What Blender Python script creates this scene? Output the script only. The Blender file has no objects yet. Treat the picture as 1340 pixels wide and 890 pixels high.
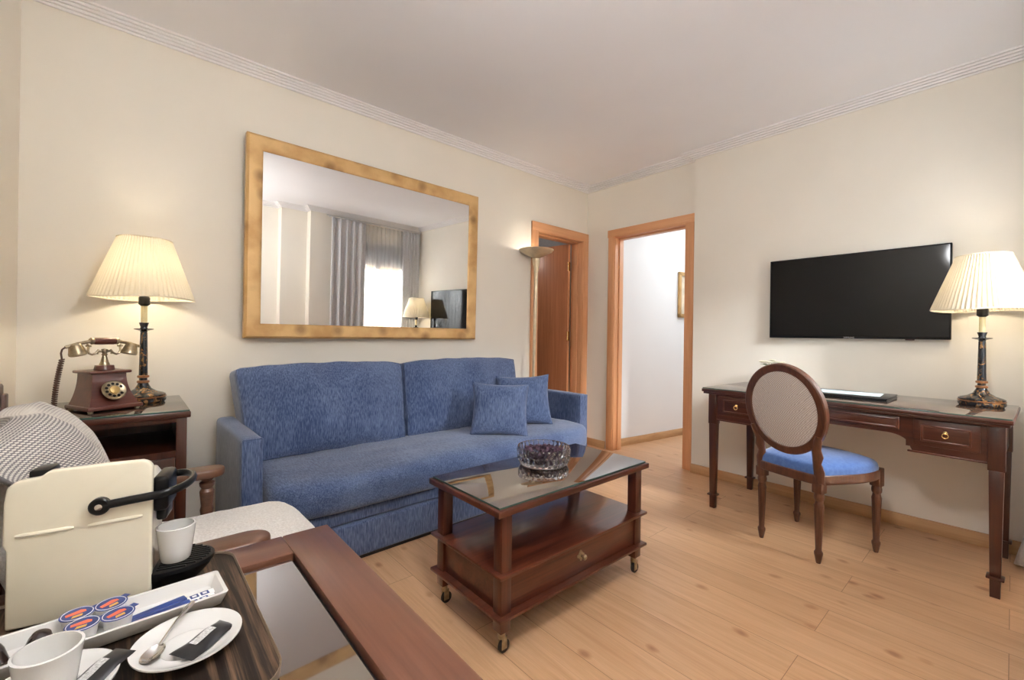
import bpy, bmesh, math, random
from mathutils import Vector, Matrix, noise
PI = math.pi
random.seed(7)
scene = bpy.context.scene
COL = scene.collection

# ------------------------------------------------------------------ helpers
class MB:
    """collects shapes into one mesh"""
    def __init__(self): self.bm = bmesh.new(); self.uv = None
    def add(self, bm, M=None):
        if M is not None: bm.transform(M)
        me = bpy.data.meshes.new('tmp'); bm.to_mesh(me); bm.free()
        self.bm.from_mesh(me); bpy.data.meshes.remove(me)
        return self
    def box(self, x0, x1, y0, y1, z0, z1, bev=0.0, seg=2, M=None):
        bm = bmesh.new(); bmesh.ops.create_cube(bm, size=1)
        for v in bm.verts:
            v.co = Vector((x0+(v.co.x+.5)*(x1-x0), y0+(v.co.y+.5)*(y1-y0), z0+(v.co.z+.5)*(z1-z0)))
        if bev > 0: bmesh.ops.bevel(bm, geom=bm.edges[:], offset=bev, segments=seg, profile=.5, affect='EDGES')
        return self.add(bm, M)
    def taper(self, x, y, z0, z1, h0, h1, bev=0.003, hy0=None, hy1=None):
        hy0 = h0 if hy0 is None else hy0; hy1 = h1 if hy1 is None else hy1
        bm = bmesh.new(); bmesh.ops.create_cube(bm, size=2)
        for v in bm.verts:
            top = v.co.z > 0
            v.co = Vector((x+v.co.x*(h1 if top else h0), y+v.co.y*(hy1 if top else hy0), z1 if top else z0))
        if bev: bmesh.ops.bevel(bm, geom=bm.edges[:], offset=bev, segments=2, profile=.5, affect='EDGES')
        return self.add(bm)
    def lathe(self, prof, c=(0,0,0), seg=32, M=None, mod=None):
        bm = bmesh.new(); rings = []
        for (r, z) in prof:
            if r < 1e-6: rings.append([bm.verts.new((c[0], c[1], c[2]+z))])
            else:
                ring = []
                for i in range(seg):
                    a = 2*PI*i/seg; rr = r if mod is None else mod(r, z, a)
                    ring.append(bm.verts.new((c[0]+rr*math.cos(a), c[1]+rr*math.sin(a), c[2]+z)))
                rings.append(ring)
        for a, b in zip(rings, rings[1:]):
            if len(a) == 1 and len(b) == 1: continue
            for i in range(seg):
                j = (i+1) % seg
                if len(a) == 1: bm.faces.new((a[0], b[j], b[i]))
                elif len(b) == 1: bm.faces.new((a[i], a[j], b[0]))
                else: bm.faces.new((a[i], a[j], b[j], b[i]))
        bmesh.ops.recalc_face_normals(bm, faces=bm.faces[:])
        return self.add(bm, M)
    def tube(self, pts, r, seg=10, closed=False, sq=1.0, M=None):
        pts = [Vector(p) for p in pts]; n = len(pts)
        rs = r if isinstance(r, (list, tuple)) else [r]*n
        bm = bmesh.new(); rings = []; up = None
        for i, p in enumerate(pts):
            if closed: t = pts[(i+1) % n]-pts[i-1]
            else: t = pts[min(i+1, n-1)]-pts[max(i-1, 0)]
            t.normalize()
            if up is None:
                up = Vector((0,0,1)) if abs(t.z) < .9 else Vector((1,0,0))
            s = t.cross(up)
            if s.length < 1e-4: s = t.cross(Vector((0,1,0)))
            s.normalize(); u = s.cross(t).normalized(); up = u
            rings.append([bm.verts.new(p+(s*math.cos(2*PI*k/seg)+u*sq*math.sin(2*PI*k/seg))*rs[i]) for k in range(seg)])
        m = n if closed else n-1
        for i in range(m):
            a, b = rings[i], rings[(i+1) % n]
            for k in range(seg): bm.faces.new((a[k], a[(k+1) % seg], b[(k+1) % seg], b[k]))
        if not closed: bm.faces.new(rings[0][::-1]); bm.faces.new(rings[-1])
        bmesh.ops.recalc_face_normals(bm, faces=bm.faces[:])
        return self.add(bm, M)
    def prism(self, poly, z0, z1, M=None, bev=0.0, seg=2):
        """poly in xy, extruded along z"""
        bm = bmesh.new()
        vs = [bm.verts.new((x, y, z0)) for x, y in poly]
        f = bm.faces.new(vs)
        r = bmesh.ops.extrude_face_region(bm, geom=[f])
        for v in r['geom']:
            if isinstance(v, bmesh.types.BMVert): v.co.z = z1
        bmesh.ops.recalc_face_normals(bm, faces=bm.faces[:])
        if bev:
            es = [e for e in bm.edges if e.calc_face_angle(0) > .5]
            bmesh.ops.bevel(bm, geom=es, offset=bev, segments=seg, profile=.5, affect='EDGES')
        return self.add(bm, M)
    def grid(self, f, nu, nv, M=None, uv=None, closed_u=False):
        """surface f(u,v) with u,v in 0..1"""
        bm = bmesh.new(); V = []
        lay = bm.loops.layers.uv.new('UVMap') if uv else None
        for i in range(nu+(0 if closed_u else 1)):
            V.append([bm.verts.new(f(i/nu, j/nv)) for j in range(nv+1)])
        for i in range(nu):
            i2 = (i+1) % len(V)
            for j in range(nv):
                fc = bm.faces.new((V[i][j], V[i2][j], V[i2][j+1], V[i][j+1]))
                if lay:
                    for lp, (a, b) in zip(fc.loops, ((i, j), (i+1, j), (i+1, j+1), (i, j+1))):
                        lp[lay].uv = (a/nu*uv[0], b/nv*uv[1])
        return self.add(bm, M)
    def softbox(self, hx, hy, hz, r, n=(12,8,6), fn=None, M=None):
        """rounded box centred at 0 with half sizes; fn bends every point (p, unit coords)"""
        def coords(h, k):
            e = [-h, -h+r*.12, -h+r*.4, -h+r]
            mid = [(-h+r)+(2*(h-r))*i/k for i in range(1, k)]
            return e+mid+[-x for x in e[::-1]]
        X, Y, Z = coords(hx, n[0]), coords(hy, n[1]), coords(hz, n[2])
        bm = bmesh.new(); D = {}
        def vert(i, j, k):
            if (i,j,k) in D: return D[(i,j,k)]
            p = Vector((X[i], Y[j], Z[k]))
            c = Vector((max(-hx+r, min(hx-r, p.x)), max(-hy+r, min(hy-r, p.y)), max(-hz+r, min(hz-r, p.z))))
            d = p-c; q = c+d.normalized()*r if d.length > 1e-9 else p
            if fn: q = Vector(fn(q, (q.x/hx, q.y/hy, q.z/hz)))
            D[(i,j,k)] = bm.verts.new(q); return D[(i,j,k)]
        a, b, c = len(X)-1, len(Y)-1, len(Z)-1
        for i in range(a):
            for j in range(b):
                bm.faces.new((vert(i,j,0), vert(i,j+1,0), vert(i+1,j+1,0), vert(i+1,j,0)))
                bm.faces.new((vert(i,j,c), vert(i+1,j,c), vert(i+1,j+1,c), vert(i,j+1,c)))
        for i in range(a):
            for k in range(c):
                bm.faces.new((vert(i,0,k), vert(i+1,0,k), vert(i+1,0,k+1), vert(i,0,k+1)))
                bm.faces.new((vert(i,b,k), vert(i,b,k+1), vert(i+1,b,k+1), vert(i+1,b,k)))
        for j in range(b):
            for k in range(c):
                bm.faces.new((vert(0,j,k), vert(0,j,k+1), vert(0,j+1,k+1), vert(0,j+1,k)))
                bm.faces.new((vert(a,j,k), vert(a,j+1,k), vert(a,j+1,k+1), vert(a,j,k+1)))
        bmesh.ops.recalc_face_normals(bm, faces=bm.faces[:])
        return self.add(bm, M)
    def build(self, name, mat, parent=None, sharp=.6, M=None):
        bm = self.bm
        if M is not None: bm.transform(M)
        bm.normal_update()
        for f in bm.faces: f.smooth = True
        for e in bm.edges:
            if len(e.link_faces) == 2 and e.calc_face_angle(0) > sharp: e.smooth = False
        me = bpy.data.meshes.new(name); bm.to_mesh(me); bm.free()
        o = bpy.data.objects.new(name, me); COL.objects.link(o)
        if mat: me.materials.append(mat)
        if parent: o.parent = parent
        return o

def tag(o, label=None, cat=None, group=None, kind=None):
    if label: o['label'] = label
    if cat: o['category'] = cat
    if group: o['group'] = group
    if kind: o['kind'] = kind
    return o
def thing(name, label, cat, loc=(0,0,0), rot=0, group=None):
    o = bpy.data.objects.new(name, None); COL.objects.link(o)
    o.empty_display_size = .05
    o.location = loc
    o.rotation_euler = rot if isinstance(rot, tuple) else (0, 0, rot)
    return tag(o, label, cat, group)
def struct(o): o['kind'] = 'structure'; return o
def dup(root, loc, rotz, label=None, name=None):
    r = root.copy(); COL.objects.link(r); r.location = loc; r.rotation_euler = (0, 0, rotz)
    if label: r['label'] = label
    for ch in list(root.children):
        c = ch.copy(); COL.objects.link(c); c.parent = r
        for g in list(ch.children):
            d = g.copy(); COL.objects.link(d); d.parent = c
    return r
def T(x, y, z): return Matrix.Translation((x, y, z))
def RX(a): return Matrix.Rotation(a, 4, 'X')
def RY(a): return Matrix.Rotation(a, 4, 'Y')
def RZ(a): return Matrix.Rotation(a, 4, 'Z')
def ellipse(rx, ry, n=32, c=(0,0)): return [(c[0]+rx*math.cos(2*PI*i/n), c[1]+ry*math.sin(2*PI*i/n)) for i in range(n)]
def rrect(x0, x1, y0, y1, r, n=6):
    out = []
    for cx, cy, a0 in ((x1-r, y1-r, 0), (x0+r, y1-r, PI/2), (x0+r, y0+r, PI), (x1-r, y0+r, 1.5*PI)):
        for i in range(n+1):
            a = a0+PI/2*i/n; out.append((cx+r*math.cos(a), cy+r*math.sin(a)))
    return out

# ------------------------------------------------------------------ materials
def newmat(name):
    m = bpy.data.materials.new(name); m.use_nodes = True
    nt = m.node_tree; b = nt.nodes['Principled BSDF']; return m, nt, b
def N(nt, typ, **kw):
    n = nt.nodes.new(typ)
    for k, v in kw.items():
        if k in n.inputs: n.inputs[k].default_value = v
        else: setattr(n, k, v)
    return n
def L(nt, a, b): nt.links.new(a, b)
def ramp(nt, stops, fac=None, interp='LINEAR'):
    r = nt.nodes.new('ShaderNodeValToRGB'); r.color_ramp.interpolation = interp
    e = r.color_ramp.elements
    while len(e) < len(stops): e.new(.5)
    for el, (p, c) in zip(e, stops): el.position = p; el.color = (c[0], c[1], c[2], 1)
    if fac is not None: L(nt, fac, r.inputs[0])
    return r
def coords(nt, scale=(1,1,1), kind='Object', rot=(0,0,0)):
    tc = nt.nodes.new('ShaderNodeTexCoord'); mp = nt.nodes.new('ShaderNodeMapping')
    mp.inputs['Scale'].default_value = scale; mp.inputs['Rotation'].default_value = rot
    L(nt, tc.outputs[kind], mp.inputs[0]); return mp.outputs[0]
def bump(nt, b, h, strength, dist=.002):
    n = N(nt, 'ShaderNodeBump', Strength=strength, Distance=dist); L(nt, h, n.inputs['Height']); L(nt, n.outputs[0], b.inputs['Normal'])
def plain(name, col, rough=.5, metal=0., spec=.5, coat=0., var=.06, scale=30., bmp=0.0, **kw):
    m, nt, b = newmat(name)
    nz = N(nt, 'ShaderNodeTexNoise', Scale=scale, Detail=3.); L(nt, coords(nt), nz.inputs['Vector'])
    lo = [c*(1-var) for c in col]; hi = [min(1, c*(1+var)) for c in col]
    r = ramp(nt, [(.3, lo), (.7, hi)], nz.outputs[0]); L(nt, r.outputs[0], b.inputs['Base Color'])
    b.inputs['Roughness'].default_value = rough; b.inputs['Metallic'].default_value = metal
    b.inputs['Specular IOR Level'].default_value = spec; b.inputs['Coat Weight'].default_value = coat
    b.inputs['Coat Roughness'].default_value = .12
    for k, v in kw.items(): b.inputs[k].default_value = v
    if bmp: bump(nt, b, nz.outputs[0], bmp)
    return m
def wood(name, dark, light, axis='X', scale=28., rough=.35, coat=.25, stretch=.05, mid=None, spec=.5):
    m, nt, b = newmat(name)
    s = [scale]*3; s['XYZ'.index(axis)] = scale*stretch
    co = coords(nt, tuple(s))
    n1 = N(nt, 'ShaderNodeTexNoise', Scale=1., Detail=6., Roughness=.65, Distortion=.6); L(nt, co, n1.inputs['Vector'])
    s2 = [scale*5]*3; s2['XYZ'.index(axis)] = scale*.12
    n2 = N(nt, 'ShaderNodeTexNoise', Scale=1., Detail=2.); L(nt, coords(nt, tuple(s2)), n2.inputs['Vector'])
    mx = N(nt, 'ShaderNodeMath', operation='MULTIPLY_ADD'); mx.inputs[1].default_value = .25; L(nt, n2.outputs[0], mx.inputs[0]); L(nt, n1.outputs[0], mx.inputs[2])
    stops = [(.42, dark), (.8, light)] if mid is None else [(.38, dark), (.6, mid), (.82, light)]
    r = ramp(nt, stops, mx.outputs[0]); L(nt, r.outputs[0], b.inputs['Base Color'])
    b.inputs['Roughness'].default_value = rough; b.inputs['Coat Weight'].default_value = coat; b.inputs['Coat Roughness'].default_value = .1
    b.inputs['Specular IOR Level'].default_value = spec
    bump(nt, b, n2.outputs[0], .06, .001)
    return m
def fabric(name, c1, c2, scale=(160,160,30), rough=.9, bmp=.35, sheen=.3, big=.25, dist=.002):
    m, nt, b = newmat(name)
    n1 = N(nt, 'ShaderNodeTexNoise', Scale=1., Detail=3., Roughness=.6); L(nt, coords(nt, scale), n1.inputs['Vector'])
    n2 = N(nt, 'ShaderNodeTexNoise', Scale=4., Detail=4.); L(nt, coords(nt), n2.inputs['Vector'])
    mx = N(nt, 'ShaderNodeMath', operation='MULTIPLY_ADD'); mx.inputs[1].default_value = big; L(nt, n2.outputs[0], mx.inputs[0]); L(nt, n1.outputs[0], mx.inputs[2])
    r = ramp(nt, [(.38+big*.4, c1), (.68+big*.5, c2)], mx.outputs[0]); L(nt, r.outputs[0], b.inputs['Base Color'])
    b.inputs['Roughness'].default_value = rough; b.inputs['Sheen Weight'].default_value = sheen; b.inputs['Specular IOR Level'].default_value = .2
    bump(nt, b, n1.outputs[0], bmp, dist)
    return m
def sheet_glass(name, tint=(1,1,1), ior=1.5, rough=0.0):
    m, nt, b = newmat(name); nt.nodes.remove(b)
    fr = N(nt, 'ShaderNodeFresnel', IOR=ior); tr = N(nt, 'ShaderNodeBsdfTransparent', Color=(*tint, 1)); gl = N(nt, 'ShaderNodeBsdfGlossy', Roughness=rough)
    mx = nt.nodes.new('ShaderNodeMixShader'); L(nt, fr.outputs[0], mx.inputs[0]); L(nt, tr.outputs[0], mx.inputs[1]); L(nt, gl.outputs[0], mx.inputs[2])
    L(nt, mx.outputs[0], nt.nodes['Material Output'].inputs[0]); return m

WALL = plain('cream_wall_paint', (.83,.785,.70), .85, spec=.15, var=.015, scale=3.)
CEIL = plain('ceiling_paint', (.885,.885,.915), .9, spec=.1, var=.012, scale=2.)
HALLW = plain('white_hall_paint', (.86,.87,.88), .85, spec=.1, var=.01, scale=2.)
CORN = plain('cornice_plaster', (.90,.88,.88), .7, var=.01)
DOORW = wood('beech_door_frame', (.60,.285,.13), (.74,.385,.195), 'Z', 30, .4, .1)
DOORH = wood('beech_door_head', (.60,.285,.13), (.74,.385,.195), 'X', 30, .4, .1)
DOORY = wood('beech_door_head_side', (.60,.285,.13), (.74,.385,.195), 'Y', 30, .4, .1)
LEAF = wood('brown_door_leaf', (.34,.125,.05), (.48,.19,.085), 'Z', 45, .4, .1, .03)
BASEX = wood('oak_baseboard', (.46,.26,.12), (.60,.37,.19), 'X', 30, .45, .05)
BASEY = wood('oak_baseboard_side', (.46,.26,.12), (.60,.37,.19), 'Y', 30, .45, .05)
MAHX = wood('mahogany_along_x', (.045,.0105,.006), (.13,.034,.0165), 'X', 26, .28, .3)
MAHY = wood('mahogany_along_y', (.045,.0105,.006), (.13,.034,.0165), 'Y', 26, .28, .3)
MAHZ = wood('mahogany_along_z', (.04,.0095,.0055), (.11,.029,.0145), 'Z', 26, .28, .3)
DMAHX = wood('dark_mahogany_x', (.028,.0065,.004), (.082,.022,.011), 'X', 26, .3, .25)
DMAHY = wood('dark_mahogany_y', (.03,.007,.004), (.09,.024,.012), 'Y', 26, .3, .25)
DMAHZ = wood('dark_mahogany_z', (.026,.0062,.0036), (.076,.021,.0105), 'Z', 26, .3, .25)
WALN = wood('walnut_chair', (.045,.0145,.0075), (.115,.041,.02), 'Z', 40, .35, .25, .15)
ARMW = wood('brown_arm_wood', (.075,.028,.014), (.135,.058,.031), 'X', 40, .4, .2, .1)
TABLEW = wood('minibar_top_wood', (.10,.037,.021), (.165,.068,.04), 'Y', 22, .3, .3, .06)
TABLEX = wood('minibar_top_wood_cross', (.10,.037,.021), (.165,.068,.04), 'X', 22, .3, .3, .06)
PHONEW = wood('red_phone_wood', (.07,.016,.010), (.13,.033,.020), 'X', 30, .35, .25, .1)
TRAYW = wood('ebony_tray_wood', (.006,.004,.003), (.15,.09,.055), 'Y', 75, .5, .0, .04, mid=(.018,.011,.008), spec=.25)
TRAYE = plain('tray_edge', (.22,.16,.11), .4)
SOFA = fabric('blue_chenille', (.036,.062,.150), (.140,.190,.325), (210,210,26), big=.45)
SOFAX = fabric('blue_chenille_flat', (.036,.062,.150), (.140,.190,.325), (210,36,210), big=.55)
SEATB = fabric('bright_blue_velvet', (.055,.12,.33), (.085,.17,.41), (60,60,60), bmp=.1, sheen=.4, big=.6)
BOUCLE = fabric('white_boucle', (.70,.67,.635), (.88,.86,.83), (150,150,150), bmp=.8, big=.1, dist=.004)
BRASS = plain('aged_brass', (.40,.335,.23), .32, 1., var=.25, scale=60)
GOLDP = plain('polished_brass', (.80,.58,.25), .22, 1., var=.05)
CHROME = plain('polished_steel', (.75,.74,.72), .12, 1., var=.03)
BLACK = plain('black_plastic', (.006,.006,.0065), .28, var=.1, spec=.22)
BLACKM = plain('matte_black', (.02,.018,.018), .6, var=.1)
CREAM = plain('cream_gloss_plastic', (.78,.73,.59), .22, coat=.4, var=.01)
PORC = plain('white_porcelain', (.74,.735,.72), .12, coat=.5, var=.01)
WHITE = plain('white_paper', (.82,.82,.82), .6, var=.02)
NAVY = plain('navy_print', (.015,.04,.19), .35, var=.1)
ORANGE = plain('orange_print', (.80,.16,.07), .4, var=.1)
YELLOW = plain('yellow_print', (.75,.45,.08), .4, var=.1)
CAPS = plain('dark_brown_capsule', (.022,.012,.010), .25, var=.2, coat=.3)
PACKET = plain('black_foil_packet', (.03,.03,.033), .28, metal=.4, var=.2)
RUBBER = plain('dark_rubber', (.03,.026,.024), .6)
TVB = plain('tv_screen', (.0025,.0025,.003), .06, coat=.0, var=.05, spec=.32)
MIRROR = plain('mirror_silver', (.93,.93,.92), 0.0, 1., var=.0)
DGLASS = plain('dark_glass_inlay', (.05,.03,.022), .03, var=.05, **{'IOR': 4.0})
TGLASS = plain('coffee_table_glass', (.035,.018,.013), .015, var=.05, **{'IOR': 4.6})
DESKG = plain('desk_glass', (.05,.03,.022), .03, var=.05, **{'IOR': 3.5})
GEDGE = plain('green_glass_edge', (.05,.10,.085), .1, var=.05)
PURPLE = plain('purple_petals', (.085,.04,.07), .7, var=.6, scale=120)
IVORY = plain('ivory_candle', (.72,.64,.40), .5, var=.03)
CORDM = plain('brown_cord', (.10,.05,.035), .55, var=.1)
LEAFG = plain('green_leaf', (.10,.15,.05), .5, var=.2)
PETAL = plain('cream_petal', (.85,.80,.62), .6, var=.06)
CURTM = fabric('grey_drape_cloth', (.58,.58,.60), (.72,.72,.74), (220,220,60), bmp=.1, sheen=.1)
UPVC = plain('window_frame_paint', (.62,.62,.62), .4)
SHUT = plain('shutter_grey', (.30,.30,.32), .6)
FACADE = plain('warm_facade', (.75,.50,.30), .9, var=.1, scale=2)
GLASS = sheet_glass('window_glass', (.97,.98,.98), 1.45)
# crystal
m, nt, b = newmat('cut_crystal'); b.inputs['Base Color'].default_value = (.98,.97,.99,1); b.inputs['Roughness'].default_value = 0.02
b.inputs['Transmission Weight'].default_value = 1.; b.inputs['IOR'].default_value = 1.5; CRYSTAL = m
# sheer
m, nt, b = newmat('white_sheer'); nt.nodes.remove(b)
tl = N(nt, 'ShaderNodeBsdfTranslucent', Color=(.9,.9,.9,1)); df = N(nt, 'ShaderNodeBsdfDiffuse', Color=(.85,.85,.85,1)); tp = N(nt, 'ShaderNodeBsdfTransparent')
m1 = N(nt, 'ShaderNodeMixShader', Fac=.35); L(nt, tl.outputs[0], m1.inputs[1]); L(nt, df.outputs[0], m1.inputs[2])
wv = N(nt, 'ShaderNodeTexNoise', Scale=1., Detail=2.); L(nt, coords(nt, (60,60,2)), wv.inputs['Vector'])
mr = N(nt, 'ShaderNodeMapRange'); mr.inputs[3].default_value = .35; mr.inputs[4].default_value = .60; L(nt, wv.outputs[0], mr.inputs[0])
m2 = nt.nodes.new('ShaderNodeMixShader'); L(nt, mr.outputs[0], m2.inputs[0]); L(nt, m1.outputs[0], m2.inputs[1]); L(nt, tp.outputs[0], m2.inputs[2])
L(nt, m2.outputs[0], nt.nodes['Material Output'].inputs[0]); SHEER = m
# lampshade: pleated cream cloth that lets light through
m, nt, b = newmat('pleated_shade_cloth'); nt.nodes.remove(b)
tl = N(nt, 'ShaderNodeBsdfTranslucent', Color=(.44,.38,.27,1)); df = N(nt, 'ShaderNodeBsdfDiffuse', Color=(.84,.78,.64,1))
m1 = N(nt, 'ShaderNodeMixShader', Fac=.70); L(nt, tl.outputs[0], m1.inputs[1]); L(nt, df.outputs[0], m1.inputs[2]); L(nt, m1.outputs[0], nt.nodes['Material Output'].inputs[0]); SHADE = m
# lacquered lamp stem: black-blue with gold chinoiserie
m, nt, b = newmat('black_gold_lacquer')
nz = N(nt, 'ShaderNodeTexNoise', Scale=38., Detail=4., Roughness=.6, Distortion=1.6); L(nt, coords(nt, (1,1,.7)), nz.inputs['Vector'])
r = ramp(nt, [(.54, (.010,.013,.018)), (.60, (.32,.16,.055))], nz.outputs[0]); L(nt, r.outputs[0], b.inputs['Base Color'])
b.inputs['Roughness'].default_value = .25; b.inputs['Coat Weight'].default_value = .4; LACQ = m
LACQD = plain('black_lacquer', (.012,.014,.018), .25, coat=.4, var=.2)
LACQG = plain('gold_lacquer_ring', (.30,.13,.05), .35, metal=.3, var=.3, scale=80)
# gilded mirror frame
m, nt, b = newmat('gilded_frame')
n1 = N(nt, 'ShaderNodeTexNoise', Scale=7., Detail=5.); L(nt, coords(nt), n1.inputs['Vector'])
n2 = N(nt, 'ShaderNodeTexNoise', Scale=1., Detail=3.); L(nt, coords(nt, (130,20,20)), n2.inputs['Vector'])
vo = N(nt, 'ShaderNodeTexVoronoi', Scale=7.5); L(nt, coords(nt), vo.inputs['Vector'])
r1 = ramp(nt, [(.35, (.50,.29,.11)), (.6, (.66,.43,.19))], n1.outputs[0])
r2 = ramp(nt, [(.10, (.20,.11,.05)), (.34, (1,1,1))], vo.outputs[0])
mx = N(nt, 'ShaderNodeMix', data_type='RGBA', blend_type='MULTIPLY'); mx.inputs[0].default_value = .55
L(nt, r1.outputs[0], mx.inputs[6]); L(nt, r2.outputs[0], mx.inputs[7]); L(nt, mx.outputs[2], b.inputs['Base Color'])
b.inputs['Metallic'].default_value = .35; b.inputs['Roughness'].default_value = .42; bump(nt, b, n2.outputs[0], .1, .001); GILT = m
# oak laminate floor: planks run along y
m, nt, b = newmat('oak_laminate')
tc = nt.nodes.new('ShaderNodeTexCoord')
mp = nt.nodes.new('ShaderNodeMapping'); mp.inputs['Rotation'].default_value = (0, 0, PI/2); L(nt, tc.outputs['Object'], mp.inputs[0])
br = N(nt, 'ShaderNodeTexBrick', offset=.37); br.inputs['Scale'].default_value = 1.; br.inputs['Brick Width'].default_value = 1.28; br.inputs['Row Height'].default_value = .192
br.inputs['Mortar Size'].default_value = .0009; br.inputs['Mortar Smooth'].default_value = .0; br.inputs['Bias'].default_value = 0.
br.inputs['Color1'].default_value = (.0,.0,.0,1); br.inputs['Color2'].default_value = (1,1,1,1); br.inputs['Mortar'].default_value = (.5,.5,.5,1)
L(nt, mp.outputs[0], br.inputs['Vector'])
off = N(nt, 'ShaderNodeVectorMath', operation='MULTIPLY_ADD'); off.inputs[1].default_value = (3.1,7.7,0); L(nt, br.outputs['Color'], off.inputs[0]); L(nt, tc.outputs['Object'], off.inputs[2])
mg = nt.nodes.new('ShaderNodeMapping'); mg.inputs['Scale'].default_value = (24,1.7,1); L(nt, off.outputs[0], mg.inputs[0])
g1 = N(nt, 'ShaderNodeTexNoise', Scale=1., Detail=7., Roughness=.62, Distortion=1.0); L(nt, mg.outputs[0], g1.inputs['Vector'])
mg2 = nt.nodes.new('ShaderNodeMapping'); mg2.inputs['Scale'].default_value = (190,5,1); L(nt, off.outputs[0], mg2.inputs[0])
g2 = N(nt, 'ShaderNodeTexNoise', Scale=1., Detail=2.); L(nt, mg2.outputs[0], g2.inputs['Vector'])
rg = ramp(nt, [(.28, (.60,.345,.185)), (.52, (.69,.425,.24)), (.78, (.77,.495,.295))], g1.outputs[0])
rf = ramp(nt, [(.3, (.92,.92,.92)), (.6, (1,1,1))], g2.outputs[0])
ma = N(nt, 'ShaderNodeMix', data_type='RGBA', blend_type='MULTIPLY'); ma.inputs[0].default_value = 1.; L(nt, rg.outputs[0], ma.inputs[6]); L(nt, rf.outputs[0], ma.inputs[7])
rp = ramp(nt, [(0, (.90,.88,.86)), (1, (1.0,1.0,1.0))], br.outputs['Color'])
mb_ = N(nt, 'ShaderNodeMix', data_type='RGBA', blend_type='MULTIPLY'); mb_.inputs[0].default_value = 1.; L(nt, ma.outputs[2], mb_.inputs[6]); L(nt, rp.outputs[0], mb_.inputs[7])
mk = nt.nodes.new('ShaderNodeMapping'); mk.inputs['Scale'].default_value = (7.2,4.4,1); L(nt, off.outputs[0], mk.inputs[0])
vk = N(nt, 'ShaderNodeTexVoronoi', Scale=1., Randomness=1.); L(nt, mk.outputs[0], vk.inputs['Vector'])
nk = N(nt, 'ShaderNodeTexNoise', Scale=3., Detail=2.); L(nt, mk.outputs[0], nk.inputs['Vector'])
ad = N(nt, 'ShaderNodeMath', operation='MULTIPLY_ADD'); ad.inputs[1].default_value = .16; L(nt, nk.outputs[0], ad.inputs[0]); L(nt, vk.outputs['Distance'], ad.inputs[2])
rk = ramp(nt, [(.12, (.42,.25,.18)), (.16, (.66,.50,.42)), (.23, (1,1,1))], ad.outputs[0])
mc = N(nt, 'ShaderNodeMix', data_type='RGBA', blend_type='MULTIPLY'); mc.inputs[0].default_value = .62; L(nt, mb_.outputs[2], mc.inputs[6]); L(nt, rk.outputs[0], mc.inputs[7])
md = N(nt, 'ShaderNodeMix', data_type='RGBA', blend_type='MIX'); L(nt, br.outputs['Fac'], md.inputs[0]); L(nt, mc.outputs[2], md.inputs[6]); md.inputs[7].default_value = (.27,.14,.07,1)
L(nt, md.outputs[2], b.inputs['Base Color']); b.inputs['Roughness'].default_value = .36; b.inputs['Specular IOR Level'].default_value = .45
bump(nt, b, g2.outputs[0], .04, .001); FLOOR = m
# woven throw: small dark dashes on white, in its own cloth coordinates (1 unit = 1 m)
m, nt, b = newmat('woven_throw')
uvn = nt.nodes.new('ShaderNodeTexCoord'); sp = nt.nodes.new('ShaderNodeSeparateXYZ'); L(nt, uvn.outputs['UV'], sp.inputs[0])
def wave(out, f, ph=0):
    a = N(nt, 'ShaderNodeMath', operation='MULTIPLY_ADD'); a.inputs[1].default_value = 2*PI*f; a.inputs[2].default_value = ph; L(nt, out, a.inputs[0])
    s = N(nt, 'ShaderNodeMath', operation='SINE'); L(nt, a.outputs[0], s.inputs[0]); return s.outputs[0]
pm = N(nt, 'ShaderNodeMath', operation='MULTIPLY'); ua = N(nt, 'ShaderNodeMath', operation='ADD'); us = N(nt, 'ShaderNodeMath', operation='SUBTRACT')
for q_ in (ua, us): L(nt, sp.outputs[0], q_.inputs[0]); L(nt, sp.outputs[1], q_.inputs[1])
L(nt, wave(ua.outputs[0], 72), pm.inputs[0]); L(nt, wave(us.outputs[0], 72), pm.inputs[1])
nb = N(nt, 'ShaderNodeTexNoise', Scale=4.5, Detail=2.); L(nt, uvn.outputs['UV'], nb.inputs['Vector'])
fade = N(nt, 'ShaderNodeMapRange'); fade.inputs[1].default_value = .42; fade.inputs[2].default_value = .62; fade.inputs[3].default_value = .8; fade.inputs[4].default_value = .05
fu = N(nt, 'ShaderNodeMath', operation='MULTIPLY_ADD'); fu.inputs[1].default_value = .62; L(nt, sp.outputs[0], fu.inputs[0])
fs = N(nt, 'ShaderNodeMath', operation='SUBTRACT'); fs.inputs[1].default_value = .24; L(nt, nb.outputs[0], fs.inputs[0]); L(nt, fs.outputs[0], fu.inputs[2]); L(nt, fu.outputs[0], fade.inputs[0])
st = ramp(nt, [(.0, (1,1,1)), (.18, (.0,.0,.0))], pm.outputs[0])
dm = N(nt, 'ShaderNodeMath', operation='MULTIPLY'); L(nt, st.outputs[0], dm.inputs[0]); L(nt, fade.outputs[0], dm.inputs[1])
mx = N(nt, 'ShaderNodeMix', data_type='RGBA'); L(nt, dm.outputs[0], mx.inputs[0]); mx.inputs[6].default_value = (.70,.66,.60,1); mx.inputs[7].default_value = (.085,.08,.10,1)
L(nt, mx.outputs[2], b.inputs['Base Color']); b.inputs['Roughness'].default_value = .95; b.inputs['Specular IOR Level'].default_value = .1
bump(nt, b, pm.outputs[0], .5, .002); THROW = m
# weave on chair back
m, nt, b = newmat('chair_back_weave')
ck = N(nt, 'ShaderNodeTexChecker', Scale=190.); L(nt, coords(nt), ck.inputs['Vector']); ck.inputs[1].default_value = (.60,.55,.51,1); ck.inputs[2].default_value = (.33,.285,.26,1)
L(nt, ck.outputs[0], b.inputs['Base Color']); b.inputs['Roughness'].default_value = .9; bump(nt, b, ck.outputs[1], .3, .001); WEAVE = m

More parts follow.
